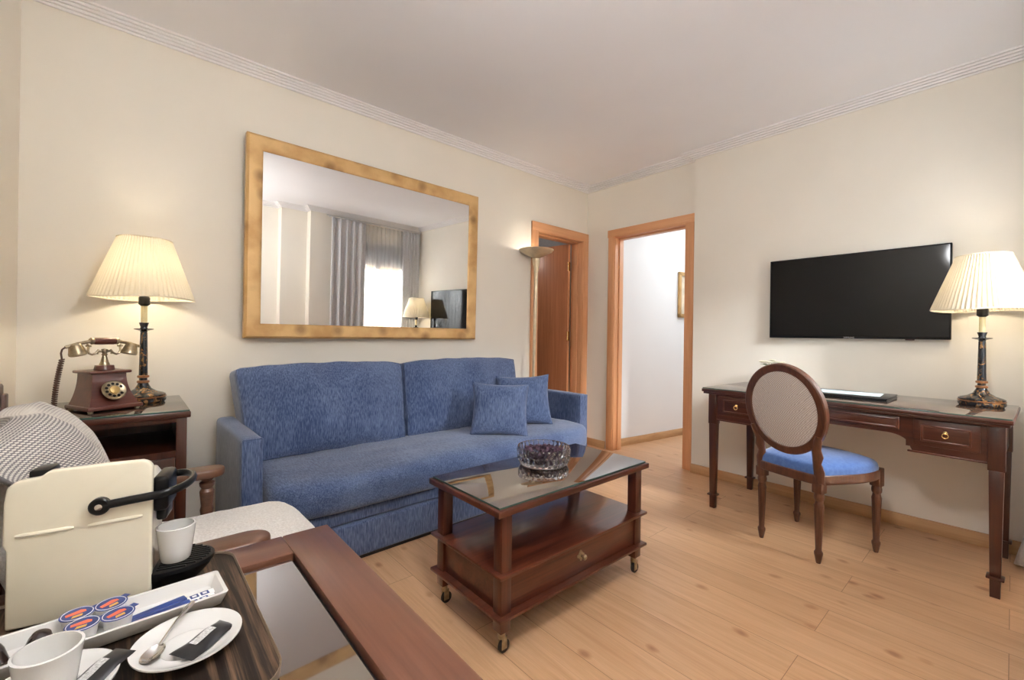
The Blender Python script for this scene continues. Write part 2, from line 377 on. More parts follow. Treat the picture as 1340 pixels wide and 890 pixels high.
# ------------------------------------------------------------------ the room
ZC = 2.562
ROOM = [(-.375,2.825), (3.447,2.825), (3.447,1.69), (3.40,1.69), (3.40,-.20), (1.83,-.20), (1.83,-.32), (1.53,-.32), (1.53,-.44), (-.375,-.44)]
W1 = .12
struct(MB().box(-.6, 6.6, -.7, 4.6, -.1, 0).build('floor', FLOOR))
struct(MB().box(-.6, 3.60, -.6, 2.95, ZC, ZC+.1).build('ceiling', CEIL))
# sofa wall with opening for door_1
w = MB(); D1a, D1b, D1z = 2.735, 3.385, 2.035
w.box(-.6, D1a, 2.825, 2.825+W1, 0, ZC).box(D1b, 3.60, 2.825, 2.825+W1, 0, ZC).box(D1a, D1b, 2.825, 2.825+W1, D1z, ZC)
struct(w.build('wall_left', WALL))
# TV wall with a small step, opening for door_2
D2a, D2b, D2z = 1.765, 2.495, 2.035
w = MB().box(3.40, 3.52, -.6, 1.69, 0, ZC)
w.box(3.447, 3.547, 1.69, D2a, 0, ZC).box(3.447, 3.547, D2b, 2.825, 0, ZC).box(3.447, 3.547, D2a, D2b, D2z, ZC)
struct(w.build('wall_right', WALL))
struct(MB().box(-.55, -.375, -.6, 2.83, 0, ZC).build('wall_side', WALL))
WX0, WX1, WZ1 = 2.36, 3.24, 2.26
w = MB()
w.box(-.6, 1.53, -.56, -.44, 0, ZC).box(1.53, 1.83, -.56, -.32, 0, ZC)
w.box(1.83, WX0, -.42, -.20, 0, ZC).box(WX1, 3.42, -.42, -.20, 0, ZC).box(WX0, WX1, -.42, -.20, WZ1, ZC)
struct(w.build('wall_window', WALL))
# hall behind door_2
ang = math.atan2(2.41-2.534, 4.619-3.646)
M = T(3.50, 2.553, 0) @ RZ(ang)
struct(MB().box(0, 2.9, 0, .1, 0, 2.5, M=M).build('wall_hall', HALLW))
struct(MB().box(0, 2.9, -.014, 0, 0, .075, bev=.003, M=M).build('baseboard_hall', BASEX))
struct(MB().box(6.2, 6.3, .9, 2.7, 0, 2.5).build('wall_hall_end', HALLW))
struct(MB().box(3.52, 6.3, .9, 1.0, 0, 2.5).build('wall_hall_side', HALLW))
struct(MB().box(3.548, 6.3, .9, 2.75, 2.48, 2.58).build('ceiling_hall', HALLW))
# small dark room behind door_1
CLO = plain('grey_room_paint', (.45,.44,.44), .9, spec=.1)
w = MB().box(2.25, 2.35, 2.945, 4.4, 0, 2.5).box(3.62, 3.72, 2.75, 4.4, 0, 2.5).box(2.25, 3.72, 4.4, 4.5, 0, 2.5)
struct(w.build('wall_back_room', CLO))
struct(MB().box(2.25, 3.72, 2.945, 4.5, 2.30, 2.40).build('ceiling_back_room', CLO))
# fluted cornice swept round the room
def offset_path(poly, d):
    out = []; n = len(poly)
    for i in range(n):
        p0, p1, p2 = (Vector(poly[i-1]), Vector(poly[i]), Vector(poly[(i+1) % n]))
        a = (p1-p0).normalized(); c = (p2-p1).normalized()
        na = Vector((a.y, -a.x)); nc = Vector((c.y, -c.x))      # inside is to the right: path is clockwise
        out.append(p1+(na+nc)*d/(1+na.dot(nc)))
    return out
prof = [(0, 2.508-.004)]
def cpt(t, out): return (t*.076+out*.58, 2.508+t*.054-out*.81)
for k in range(5):
    prof.append(cpt((k+.0)/5, -.010))
    prof.append(cpt((k+.26)/5, -.010))
    for q in range(7): prof.append(cpt((k+.27+.72*q/6)/5, -.001+.0065*math.sin(PI*q/6)))
prof += [(.078, ZC+.01), (0, ZC+.01)]
bm = bmesh.new(); rows = []
for d, z in prof: rows.append([bm.verts.new((p.x, p.y, z)) for p in offset_path(ROOM, d)])
for a, c in zip(rows, rows[1:]):
    for i in range(len(ROOM)): bm.faces.new((a[i], a[(i+1) % len(ROOM)], c[(i+1) % len(ROOM)], c[i]))
bmesh.ops.recalc_face_normals(bm, faces=bm.faces[:])
struct(MB().add(bm).build('trim_1', CORN, sharp=.5))
# skirting
struct(MB().box(-.375, 2.66, 2.811, 2.825, 0, .072, bev=.003).build('baseboard_left', BASEX))
struct(MB().box(3.386, 3.40, -.2, 1.69, 0, .072, bev=.003).box(3.432, 3.447, 2.57, 2.81, 0, .072, bev=.003).build('baseboard_right', BASEY))
struct(MB().box(-.375, -.361, -.44, 2.825, 0, .072, bev=.003).build('baseboard_side', BASEY))
# door casings
def casing(name, M, a, c, top, depth, wcas=.078):
    g = MB()
    for (x0, x1) in ((a-wcas+.012, a+.012), (c-.012, c+wcas-.012)):
        g.box(x0, x1, -.018, .0, 0, top+wcas-.012, bev=.003, M=M)
    for (x0, x1) in ((a, a+.02), (c-.02, c)): g.box(x0, x1, -.012, depth, 0, top-.02, bev=.002, M=M)
    for (x0, x1) in ((a+.02, a+.032), (c-.032, c-.02)): g.box(x0, x1, .045, depth, 0, top-.02, bev=.002, M=M)
    o = struct(g.build(name, DOORW))
    h = MB().box(a-.066, c+.066, -.0185, .0, top-.012, top+wcas-.012, bev=.003, M=M).box(a, c, -.012, depth, top-.02, top, bev=.002, M=M)
    h.box(a+.02, c-.02, .045, depth, top-.032, top-.02, bev=.002, M=M)
    h.build('head_board', DOORH if name == 'trim_2' else DOORY, o); return o
casing('trim_2', T(0, 2.825, 0), D1a, D1b, D1z, .125)
casing('trim_3', T(3.447, 0, 0) @ RZ(-PI/2) @ Matrix.Scale(1, 4), -D2b, -D2a, D2z, .105, .07)
# brown door leaf standing open into the back room
dl = struct(MB().box(-.62, 0, 0, .038, .01, 2.005, bev=.002).build('door_1', LEAF))
dl.location = (3.308, 2.952, 0); dl.rotation_euler = (0, 0, -math.radians(80))
e = MB().box(-.001, .0015, .0, .038, .01, 2.005).build('edge_strip', DOORW, dl)
for z in (.32, 1.08, 1.78):
    h = MB().box(.001, .006, -.004, .036, z-.045, z+.045, bev=.001).lathe([(0,-.048), (.007,-.046), (.007,.046), (0,.048)], (.006, -.006, z), 12)
    h.build('hinge', GOLDP, dl)
# window (balcony door) with its frame, glass, shutter box
wf = MB()
for x0, x1 in ((WX0, WX0+.06), (WX1-.06, WX1), ((WX0+WX1)/2-.035, (WX0+WX1)/2+.035)): wf.box(x0, x1, -.36, -.31, 0, WZ1, bev=.004)
wf.box(WX0, WX1, -.36, -.31, 0, .08, bev=.004).box(WX0, WX1, -.36, -.31, 1.94, 2.0, bev=.004)
wo = struct(wf.build('window_1', UPVC))
MB().box(WX0+.05, WX1-.05, -.338, -.332, .06, 1.95).build('pane', GLASS, wo)
MB().box(WX0, WX1, -.37, -.30, 2.0, WZ1, bev=.004).build('shutter_box', SHUT, wo)
struct(MB().box(-1, 9, -7.2, -7.0, -3, 3.6).build('wall_exterior', FACADE))

# ------------------------------------------------------------------ sofa
sf = thing('sofa', 'long blue chenille sofa with two back cushions under the gold mirror', 'sofa', (.355, 2.13, 0), math.radians(1.6))
def nz(p, s, a): return noise.noise(Vector(p)*s)*a
def armfn(o):
    def f(p, u): return (p.x+nz((p.x,p.y,p.z),3,.004), p.y, p.z+nz((p.y*1.3,p.x+o,p.z),4,.004))
    return f
MB().softbox(.043, .31, .30, .022, (4,10,10), armfn(1), T(.043, .31, .325)).build('armrest', SOFA, sf)
MB().softbox(.047, .23, .30, .022, (4,10,10), armfn(5), T(2.318, .23, .325)).build('armrest', SOFA, sf)
MB().softbox(1.08, .06, .24, .03, (12,3,8), None, T(1.20, .50, .34)).build('backrest', SOFA, sf)
def seatfn(p, u):
    y = p.y; x = p.x
    if y < 0: y += .10*abs(u[0])**14*(-u[1])
    z = p.z+.012*(1-u[0]**2)*(1 if u[2] > 0 else 0)*(1-.6*abs(u[1]))
    z += nz((x*2.2, y*5, 0), 1.6, .006)*(1 if u[2] > 0 else .2)
    if u[2] > 0 and u[1] < -.55: z -= .018*((-u[1]-.55)/.45)**2
    return (x, y-nz((x*3, 0, p.z*6), 1.5, .006), z)
MB().softbox(1.085, .305, .082, .05, (40,14,6), seatfn, T(1.18, .145, .335)).build('seat_cushion', SOFAX, sf)
def backfn(k):
    def f(p, u):
        wr = .008*math.sin(9*u[0]+3*u[2]+k*2)*max(0, u[2])**2*(1-abs(u[0]))
        y = p.y-.055*(1-abs(u[0])**3)*(1-abs(u[2])**3)*(1 if u[1] < 0 else .2)+wr+nz((p.x*4+k*9, p.z*4, 0), 1.6, .007)
        z = p.z+.012*(1-u[0]**2)*(1 if u[2] > 0 else 0)+nz((p.x*5+k, 0, 0), 2, .005)*u[2]
        x = p.x-(.028*max(0, u[2]+.2)*(1 if u[0] < -.9 else 0) if k == 0 else 0)
        z -= .010*abs(u[0])**6*max(0, u[2])
        return (x, y, z)
    return f
for k, (x0, x1) in enumerate(((.085, .985), (.995, 1.985))):
    MB().softbox((x1-x0)/2, .095, .245, .030, (26,5,16), backfn(k), T((x0+x1)/2, .505, .645) @ RX(math.radians(-9))).build('back_cushion', SOFA, sf)
MB().softbox(1.06, .04, .032, .012, (20,3,3), None, T(1.18, -.070, .222)).build('pull_out_frame', SOFA, sf)
MB().softbox(1.065, .28, .082, .014, (20,6,5), None, T(1.18, .155, .105)).build('base_drawer', SOFA, sf)
MB().box(.14, 2.22, -.10, .40, 0, .03).build('plinth', BLACKM, sf)

def piping(hx, hy, hz, r, fn, M, sides='lrtb'):
    k = r*.7; pts = []
    n_ = 40
    x0, x1, z0, z1, y = -hx+r-k, hx-r+k, -hz+r-k, hz-r+k, -hy+r-k
    for i in range(n_): pts.append((x0+(x1-x0)*i/n_, y, z0))
    for i in range(20): pts.append((x1, y, z0+(z1-z0)*i/20))
    for i in range(n_): pts.append((x1+(x0-x1)*i/n_, y, z1))
    for i in range(20): pts.append((x0, y, z1+(z0-z1)*i/20))
    out = []
    for p in pts:
        q = Vector(p)
        if fn: q = Vector(fn(q, (q.x/hx, q.y/hy, q.z/hz)))
        out.append(M @ q)
    return MB().tube(out, .0042, 6, True).build('piping', SOFA)
for o_ in list(sf.children):
    if o_.name.startswith('back_cushion'):
        k = 1 if '.' in o_.name else 0; x0, x1 = ((.085, .985), (.995, 1.985))[k]
        piping((x1-x0)/2, .095, .245, .03, backfn(k), T((x0+x1)/2, .505, .645) @ RX(math.radians(-9))).parent = o_
    if o_.name.startswith('armrest'):
        k = 1 if '.' in o_.name else 0
        piping(*(((.043, .31, .30, .022, armfn(1), T(.043, .31, .325)), (.047, .23, .30, .022, armfn(5), T(2.318, .23, .325)))[k])).parent = o_
def pillow_mesh(a, c, h, seed):
    def side(s):
        def f(U, V):
            u, v = U*2-1, V*2-1
            x = a*u*(1-.10*(1-v*v)*abs(u)**3); z = c*v*(1-.10*(1-u*u)*abs(v)**3)
            t = max(0, (1-u*u)*(1-v*v))**.42
            wr = .006*noise.noise(Vector((u*2.6+seed, v*2.6, s)))*t
            return (x, s*(h*t)+wr, z)
        return f
    m = MB(); m.grid(side(-1), 26, 26); m.grid(side(1), 26, 26)
    bmesh.ops.remove_doubles(m.bm, verts=m.bm.verts[:], dist=.0004); bmesh.ops.recalc_face_normals(m.bm, faces=m.bm.faces[:])
    return m
PG = 'throw pillows on the sofa'
p = pillow_mesh(.195, .18, .065, 1).build('throw_pillow', SOFA); p.location = (1.85, 2.235, .585); p.rotation_euler = (math.radians(-15), math.radians(2), math.radians(-37))
tag(p, 'blue square throw pillow overlapping the other in front of the sofa back cushion', 'pillow', PG)
p = pillow_mesh(.205, .19, .065, 6).build('throw_pillow', SOFA); p.location = (2.21, 2.39, .597); p.rotation_euler = (math.radians(-15), math.radians(-2), math.radians(-32))
tag(p, 'blue square throw pillow tucked behind its twin next to the sofa arm by the door', 'pillow', PG)

# ------------------------------------------------------------------ gold mirror
mr_ = thing('wall_mirror', 'large rectangular mirror in a mottled gold frame above the sofa', 'mirror', (1.253, 2.774, 1.604), (math.radians(.8), 0, math.radians(1.6)))
hw, hh, fw = .795, .561, .082
g = MB()
for k, (lx, lz) in enumerate(((hw, hh), (hh, hw), (hw, hh), (hh, hw))):
    M = RY(-k*PI/2)
    prof_ = [(0, .022), (0, -.012), (.012, -.020), (.045, -.018), (.070, -.012), (.082, -.002), (.082, .01)]
    bm = bmesh.new(); A = []; B = []
    for d, y in prof_:
        A.append(bm.verts.new((-(lx-d), y, -(lz-d)))); B.append(bm.verts.new(((lx-d), y, -(lz-d))))
    for i in range(len(prof_)-1): bm.faces.new((A[i], B[i], B[i+1], A[i+1]))
    g.add(bm, M)
bmesh.ops.remove_doubles(g.bm, verts=g.bm.verts[:], dist=.0003); bmesh.ops.recalc_face_normals(g.bm, faces=g.bm.faces[:])
g.build('frame', GILT, mr_, sharp=.5)
MB().box(-hw+fw-.004, hw-fw+.004, -.001, .004, -hh+fw-.004, hh-fw+.004).build('mirror_glass', MIRROR, mr_)

# ------------------------------------------------------------------ bedside cabinet
nx0, nx1, ny0, ny1 = -.33, .178, 2.275, 2.80
cb = thing('side_cabinet', 'dark mahogany side cabinet with open shelf under the rotary phone', 'cabinet', ((nx0+nx1)/2, (ny0+ny1)/2, 0))
ox, oy = (nx0+nx1)/2, (ny0+ny1)/2; S = T(-ox, -oy, 0)
MB().box(nx0-.01, nx1+.013, ny0-.018, ny1, .718, .743, bev=.004, M=S).build('top', DMAHX, cb)
MB().box(nx0-.006, nx1+.009, ny0-.014, ny1-.002, .7432, .75, bev=.001, M=S).build('glass_top', DESKG, cb)
g = MB().box(nx0, nx0+.02, ny0, ny1, .02, .718, M=S).box(nx1-.02, nx1, ny0, ny1, .02, .718, M=S).box(nx0, nx1, ny1-.015, ny1, .02, .718, M=S)
g.box(nx0, nx1, ny0+.004, ny1, .02, .06, M=S).box(nx0+.02, nx1-.02, ny0+.004, ny1, .555, .58, M=S)
g.box(nx1-.035, nx1+.001, ny0-.004, ny0+.02, .0, .718, bev=.002, M=S).box(nx0-.001, nx0+.035, ny0-.004, ny0+.02, .0, .718, bev=.002, M=S)
g.box(nx0, nx1, ny0-.003, ny0+.015, .70, .719, M=S)
g.build('carcass', DMAHZ, cb)
d = MB().box(nx0+.038, nx1-.038, ny0-.004, ny0+.016, .065, .552, bev=.002, M=S)
d = d.build('door', DMAHZ, cb)
g = MB()
ax0, ax1, az0, az1 = nx0+.10, nx1-.10, .13, .485
for bx in ((ax0, ax1, az0, az0+.012), (ax0, ax1, az1-.012, az1), (ax0, ax0+.012, az0, az1), (ax1-.012, ax1, az0, az1)):
    g.box(bx[0], bx[1], ny0-.009, ny0, bx[2], bx[3], bev=.003, M=S)
g.build('panel_moulding', MAHX, d)
MB().lathe([(0,0), (.012,0), (.012,.004), (.005,.006), (.005,.014), (.011,.018), (0,.022)], (0,0,0), 16, M=S @ T(nx0+.07, ny0-.004, .33) @ RX(PI/2)).build('knob', GOLDP, d)
MB().box(nx1-.0405, nx1-.0365, ny0-.006, ny0+.002, .40, .47, M=S).build('hinge', GOLDP, d)

# ------------------------------------------------------------------ table lamps
def table_lamp(loc, label, rot=0):
    t = thing('table_lamp', label, 'lamp', loc, rot, 'pleated table lamps')
    MB().lathe([(0,0), (.078,0), (.084,.006), (.085,.016), (.080,.022), (.083,.027), (.083,.034), (.074,.040), (.050,.048), (.030,.062), (.021,.080), (.018,.088), (0,.088)], seg=40).build('foot', LACQ, t)
    MB().lathe([(.0815,.0205), (.0855,.0225), (.0855,.0265), (.0815,.028)], seg=40).lathe([(.014,.086), (.022,.088), (.0235,.093), (.022,.098), (.015,.100)], seg=24).lathe([(.013,.110), (.021,.112), (.0225,.117), (.021,.122), (.013,.124)], seg=24).build('gold_ring', LACQG, t)
    MB().lathe([(0,.086), (.016,.088), (.015,.112), (.0165,.124), (.0155,.20), (.0135,.305), (.013,.318), (0,.318)], seg=14).build('stem', LACQ, t)
    MB().lathe([(0,.316), (.012,.318), (.014,.326), (.036,.333), (.036,.336), (.014,.338), (.0125,.343), (.018,.362), (.018,.364), (0,.36)], seg=28).build('drip_plate', LACQD, t)
    MB().lathe([(0,.355), (.0115,.355), (.0115,.442), (0,.442)], seg=20).build('candle_sleeve', IVORY, t)
    MB().lathe([(0,.440), (.012,.440), (.021,.448), (.021,.478), (.017,.484), (0,.486)], seg=20).build('socket', BLACK, t)
    zb, zt, rb, rt = .475, .745, .188, .098
    NP = 64
    def sh(o):
        def f(U, V):
            a = 2*PI*U
            ph = a*NP; rr = rb+(rt-rb)*V
            tri = math.asin(math.sin(ph))/(PI/2)
            rr += o+.0042*tri*(1-.3*V)+.0012*math.sin(a*5+V*2)
            zz = zb+(zt-zb)*V+.003*math.sin(3*a)*(1-V)
            return (rr*math.cos(a), rr*math.sin(a), zz)
        return f
    s = MB(); s.grid(sh(0), NP*6, 8, closed_u=True)
    so = s.build('shade', SHADE, t, sharp=2.)
    for i, (z, r_) in enumerate(((zb, rb), (zt, rt))):
        MB().tube([(r_*math.cos(2*PI*k/64), r_*math.sin(2*PI*k/64), z+(.003*math.sin(6*PI*k/64) if i == 0 else 0)) for k in range(64)], .0032, 6, True).build('shade_trim', SHADEB, so)
    g = MB()
    for k in range(3):
        a = 2*PI*k/3+.4; g.tube([(.0, 0, zt-.02), (rt*math.cos(a), rt*math.sin(a), zt-.004)], .0014, 6)
    g.tube([(0, 0, .484), (0, 0, zt-.018)], .002, 6)
    g.build('shade_carrier', BRASS, t)
    return t
SHADEB = plain('shade_binding', (.78,.70,.55), .8, var=.03)
lampL = table_lamp((.042, 2.625, .75), 'lit pleated cream lamp on dark lacquer stem beside the rotary phone', .3)
lampR = table_lamp((3.190, .101, .763), 'lit pleated cream lamp on the long desk beside the television', 1.2)

# ------------------------------------------------------------------ antique phone
ph = thing('rotary_phone', 'antique style red wood and brass rotary phone on the side cabinet', 'phone', (-.084, 2.475, .75), math.radians(25))
def rect(z, hx, y0, y1): return [(-hx, y0, z), (hx, y0, z), (hx, y1, z), (-hx, y1, z)]
bm = bmesh.new(); secs = []
for i in range(9):
    t = i/8; hx = .082-.026*(1-(1-t)**2.2); yf = -.088+.046*(1-(1-t)**2.0)
    secs.append([bm.verts.new(q) for q in rect(.022+t*.128, hx, yf, .078-.004*t)])
for a, c in zip(secs, secs[1:]):
    for k in range(4): bm.faces.new((a[k], a[(k+1) % 4], c[(k+1) % 4], c[k]))
bm.faces.new(secs[0][::-1]); bm.faces.new(secs[-1]); bmesh.ops.recalc_face_normals(bm, faces=bm.faces[:])
g = MB().add(bm).box(-.092, .092, -.10, .086, .008, .024, bev=.005).box(-.070, .070, -.058, .084, .150, .162, bev=.005)
g.build('body', PHONEW, ph, sharp=.5)
for sx in (-1, 1):
    for sy in (-.082, .07): MB().lathe([(0,0), (.007,0), (.009,.004), (.009,.008), (0,.009)], (sx*.076, sy, 0), 12).build('foot', BRASS, ph)
# dial on the sloping front
MD = T(0, -.0745, .082) @ RX(math.radians(90-26))
o = MB().lathe([(0,0), (.038,0), (.041,.003), (.041,.006), (.037,.009), (.034,.007), (0,.007)], seg=40, M=MD).build('dial', BRASS, ph)
g = MB()
for k in range(10):
    a = 2*PI*k/11+.5; g.lathe([(0,.0072), (.0055,.0072), (.0055,.0082), (0,.0082)], (.0265*math.cos(a), .0265*math.sin(a), 0), 12, M=MD)
g.build('finger_hole', BLACK, o)
MB().lathe([(0,.007), (.017,.007), (.016,.011), (.006,.013), (0,.013)], seg=24, M=MD).build('dial_centre', GOLDP, o)
MB().lathe([(0,.160), (.031,.160), (.034,.164), (.032,.170), (.030,.182), (0,.183)], seg=28).build('pedestal', PHONEW, ph)
g = MB().lathe([(0,.182), (.017,.182), (.017,.186), (.013,.195), (.009,.215), (.007,.222), (.011,.226), (.007,.230), (.010,.236), (.013,.242), (.010,.249), (0,.252)], seg=20)
for s in (-1, 1):
    g.tube([(s*.008,0,.240), (s*.022,0,.241), (s*.030,0,.232), (s*.040,0,.227), (s*.050,0,.232), (s*.053,0,.244), (s*.052,0,.262), (s*.056,0,.272)], [.005,.005,.004,.004,.004,.004,.0045,.003], 8)
    g.tube([(s*.022,0,.228), (s*.023,0,.241), (s*.020,0,.248)], .003, 6)
    g.tube([(s*.052,-.016,.262), (s*.052,.016,.262)], .004, 8)
g.build('cradle', BRASS, ph)
hs = MB().tube([(-.036,0,.282), (-.03,0,.282), (.03,0,.282), (.036,0,.282)], [.0125,.014,.014,.0125], 16).build('handset', PHONEW, ph)
for s in (-1, 1):
    g = MB()
    g.tube([(s*.036,0,.282), (s*.044,0,.282), (s*.048,0,.281)], [.0135,.0145,.010], 16)
    g.tube([(s*.046,0,.281), (s*.085,0,.272), (s*.122,0,.258)], [.007,.0065,.006], 10)
    g.build('brass_arm', BRASS, hs)
for s in (-1, 1):
    Mx = T(s*.094, 0, .270) @ RY(s*math.radians(14)) @ RX(PI)
    MB().lathe([(0,0), (.016,.0), (.020,.006), (.026,.030), (.028,.034), (.028,.044), (.024,.047), (0,.045)], seg=24, M=Mx).build('earpiece' if s > 0 else 'mouthpiece', BRASS, hs)
pts = [(-.122,0,.258), (-.131,0,.250), (-.134,0,.235), (-.131,0,.210)]
g = MB().tube(pts, .0032, 8)
hel = []
for k in range(22*8):
    t = k/(22*8); hel.append((-.131-.010*t+.0068*math.cos(2*PI*k/8)-.004*math.sin(3*t), .0068*math.sin(2*PI*k/8)+.03*t, .212-.19*t))
g.tube(hel, .0030, 5)
g.tube([(-.141,.03,.022), (-.138,.035,.008), (-.11,.05,.006), (-.08,.06,.012)], .0032, 6)
g.build('cord', CORDM, ph)

# ------------------------------------------------------------------ coffee table
ct = thing('coffee_table', 'mahogany coffee table on brass casters with glass top and drawer', 'table', (1.35, 1.31, 0))
S = T(-1.35, -1.31, 0); cx0, cx1, cy0, cy1 = .905, 1.795, 1.09, 1.535
MB().box(cx0, cx1, cy0, cy1, .480, .503, bev=.004, M=S).build('tabletop', MAHX, ct)
MB().box(cx0+.012, cx1-.012, cy0+.012, cy1-.012, .5032, .5105, bev=.0015, M=S).build('glass_top', TGLASS, ct)
lx, ly = (.958, 1.742), (1.132, 1.492)
for x in lx:
    for y in ly:
        lg = MB().taper(x, y, .08, .48, .022, .022, .002); lg = lg.build('leg', MAHZ, ct, M=S)
        cs = MB().lathe([(0,.052), (.011,.052), (.014,.058), (.013,.074), (.016,.080), (0,.081)], (x, y, 0), 16)
        for s in (-1, 1): cs.box(x-.006, x+.016, y+s*.010-.0012, y+s*.010+.0012, .016, .06, bev=.0008)
        cs = cs.build('caster', BRASS, lg, M=S)
        MB().lathe([(0,-.0075), (.019,-.0075), (.0222,-.005), (.0222,.005), (.019,.0075), (0,.0075)], (0,0,0), 24, M=S @ T(x+.010, y, .0223) @ RX(PI/2)).build('wheel', RUBBER, cs)
g = MB()
for (z0, z1, o_) in ((.272, .284, .026), (.130, .142, .026)): g.box(lx[0]-.022-o_+.006, lx[1]+.022+o_-.006, ly[0]-.022-o_+.006, ly[1]+.022+o_-.006, z0, z1, bev=.003)
g.build('shelf', MAHX, ct, M=S)
g = MB().box(lx[0]-.012, lx[0]+.006, ly[0], ly[1], .142, .272).box(lx[1]-.006, lx[1]+.012, ly[0], ly[1], .142, .272).box(lx[0], lx[1], ly[1]-.006, ly[1]+.012, .142, .272)
g.build('box_panel', MAHX, ct, M=S)
dr = MB().box(lx[0]+.024, lx[1]-.024, ly[0]-.014, ly[0]+.01, .145, .269, bev=.002).build('drawer', MAHX, ct, M=S)
kx, kz = 1.35, .212
g = MB().lathe([(0,0), (.016,0), (.014,.004), (.006,.005), (.005,.014), (.010,.018), (.011,.024), (.006,.029), (0,.030)], (0,0,0), 18, M=T(kx, ly[0]-.014, kz) @ RX(PI/2))
for a in range(4):
    g.lathe([(0,0), (.007,0), (.006,.003), (0,.004)], (0,0,0), 10, M=T(kx+.015*math.cos(a*PI/2), ly[0]-.014, kz+.015*math.sin(a*PI/2)) @ RX(PI/2))
g.build('knob', BRASS, dr, M=S)

# crystal bowl of dried petals
BC = (1.392, 1.372, .5108)
def facet(r, z, a):
    if .016 < z < .074 and r > .104: return r+.0075*abs(math.sin(a*14+(PI/2 if z > .045 else 0)))-.004
    return r
bo = MB().lathe([(0,0), (.100,0), (.108,.006), (.112,.016), (.1145,.030), (.1150,.043), (.1150,.047), (.1155,.056), (.1165,.066), (.1170,.074), (.1155,.078), (.1115,.077), (.109,.066), (.107,.050), (.106,.020), (.098,.011), (0,.010)], seg=224, mod=facet).build('crystal_bowl', CRYSTAL)
bo.location = BC; tag(bo, 'round cut crystal bowl holding dried purple petals on the coffee table', 'bowl')
g = MB(); rnd = random.Random(3)
for k in range(430):
    a = rnd.uniform(0, 2*PI); r_ = .094*math.sqrt(rnd.random()); z = rnd.uniform(.014, .058)+.012*(1-r_/.094)*rnd.random()
    if k > 260: z = .056+.012*(1-(r_/.094)**2)+rnd.uniform(-.003, .006)
    s = rnd.uniform(.006, .013)
    bm = bmesh.new()
    vs = [bm.verts.new((s*math.cos(t)*(1 if i % 2 else .75), s*.7*math.sin(t), .25*s*math.cos(2*t))) for i, t in enumerate([2*PI*j/7 for j in range(7)])]
    c_ = bm.verts.new((0, 0, -.2*s))
    for j in range(7): bm.faces.new((c_, vs[j], vs[(j+1) % 7]))
    g.add(bm, T(r_*math.cos(a), r_*math.sin(a), z) @ RZ(rnd.uniform(0, 6)) @ RX(rnd.uniform(-1, 1)) @ RY(rnd.uniform(-1, 1)))
po = g.build('dried_petals', PURPLE); po.location = BC
tag(po, 'dried dark purple petals filling the crystal bowl', 'potpourri', kind='stuff')

# ------------------------------------------------------------------ desk
dk = thing('writing_desk', 'long mahogany writing desk with glass top and ring pull drawers', 'desk', (3.06, .640, 0), math.radians(-2))
S = T(-3.07, -.645, 0)
tx0, tx1, ty0, ty1 = 2.748, 3.380, -.012, 1.305
MB().box(tx0, tx1, ty0, ty1, .737, .757, bev=.004, M=S).box(tx0+.008, tx1-.004, ty0+.008, ty1-.008, .725, .738, bev=.003, M=S).build('tabletop', DMAHY, dk)
MB().box(tx0+.004, tx1-.002, ty0+.004, ty1-.004, .7572, .7632, bev=.0012, M=S).build('glass_top', DESKG, dk)
# apron front: polygon in (y,z)
fx = 2.785
poly = [(.02,.725), (.02,.565), (.30,.565), (.305,.575)]
for i in range(9):
    t = i/8; poly.append((.308+.085*(1-math.cos(t*PI/2)), .582+.055*math.sin(t*PI/2)))
for i in range(9):
    t = 1-i/8; poly.append((.985-.085*(1-math.cos(t*PI/2)), .582+.055*math.sin(t*PI/2)))
poly += [(.985,.575), (.99,.565), (1.27,.565), (1.27,.725)]
def YZ(x0): return Matrix(((0,0,1,x0), (1,0,0,0), (0,1,0,0), (0,0,0,1)))
g = MB().prism(poly, 0, .02, M=S @ YZ(fx))
g.box(fx+.02, 3.36, .022, .042, .565, .725, M=S).box(fx+.02, 3.36, 1.248, 1.268, .565, .725, M=S).box(3.34, 3.36, .02, 1.27, .60, .725, M=S)
g.box(fx-.003, 3.36, .305, .325, .585, .725, M=S @ T(.01, 0, 0)).box(fx-.003, 3.36, .965, .985, .585, .725, M=S @ T(.01, 0, 0))
g.box(fx+.02, 3.34, .33, .96, .64, .65, M=S)
g.build('apron', DMAHY, dk)
for a, c in ((.062, .318), (.972, 1.228)): MB().box(fx-.005, fx+.01, a, c, .560, .568, bev=.002, M=S).build('bead_moulding', MAHY, dk)
def desk_drawer(y0, y1, z0, z1, inset):
    d_ = MB().box(fx-.006, fx+.012, y0, y1, z0, z1, bev=.002, M=S).build('drawer', DMAHY, dk)
    q = MB(); a, b_, c, e_ = y0+inset, y1-inset, z0+inset*.8, z1-inset*.8; wv_ = .009
    for bx in ((a, b_, c, c+wv_), (a, b_, e_-wv_, e_), (a, a+wv_, c, e_), (b_-wv_, b_, c, e_)): q.box(fx-.012, fx-.004, *bx, bev=.003, M=S)
    q.build('drawer_moulding', MAHY, d_)
    yc, zc = (y0+y1)/2, (z0+z1)/2+.006
    q = MB().lathe([(0,0), (.008,0), (.008,.003), (.004,.005), (.0035,.012), (0,.013)], (0,0,0), 14, M=S @ T(fx-.006, yc, zc+.004) @ RY(-PI/2))
    q.tube([(fx-.017, yc+.0105*math.sin(2*PI*k/20), zc-.007+.0105*math.cos(2*PI*k/20)) for k in range(20)], .0023, 8, True, M=S)
    q.build('ring_pull', GOLDP, d_)
desk_drawer(.082, .298, .598, .716, .026)
desk_drawer(.345, .945, .655, .716, .008)
desk_drawer(.992, 1.208, .598, .716, .026)
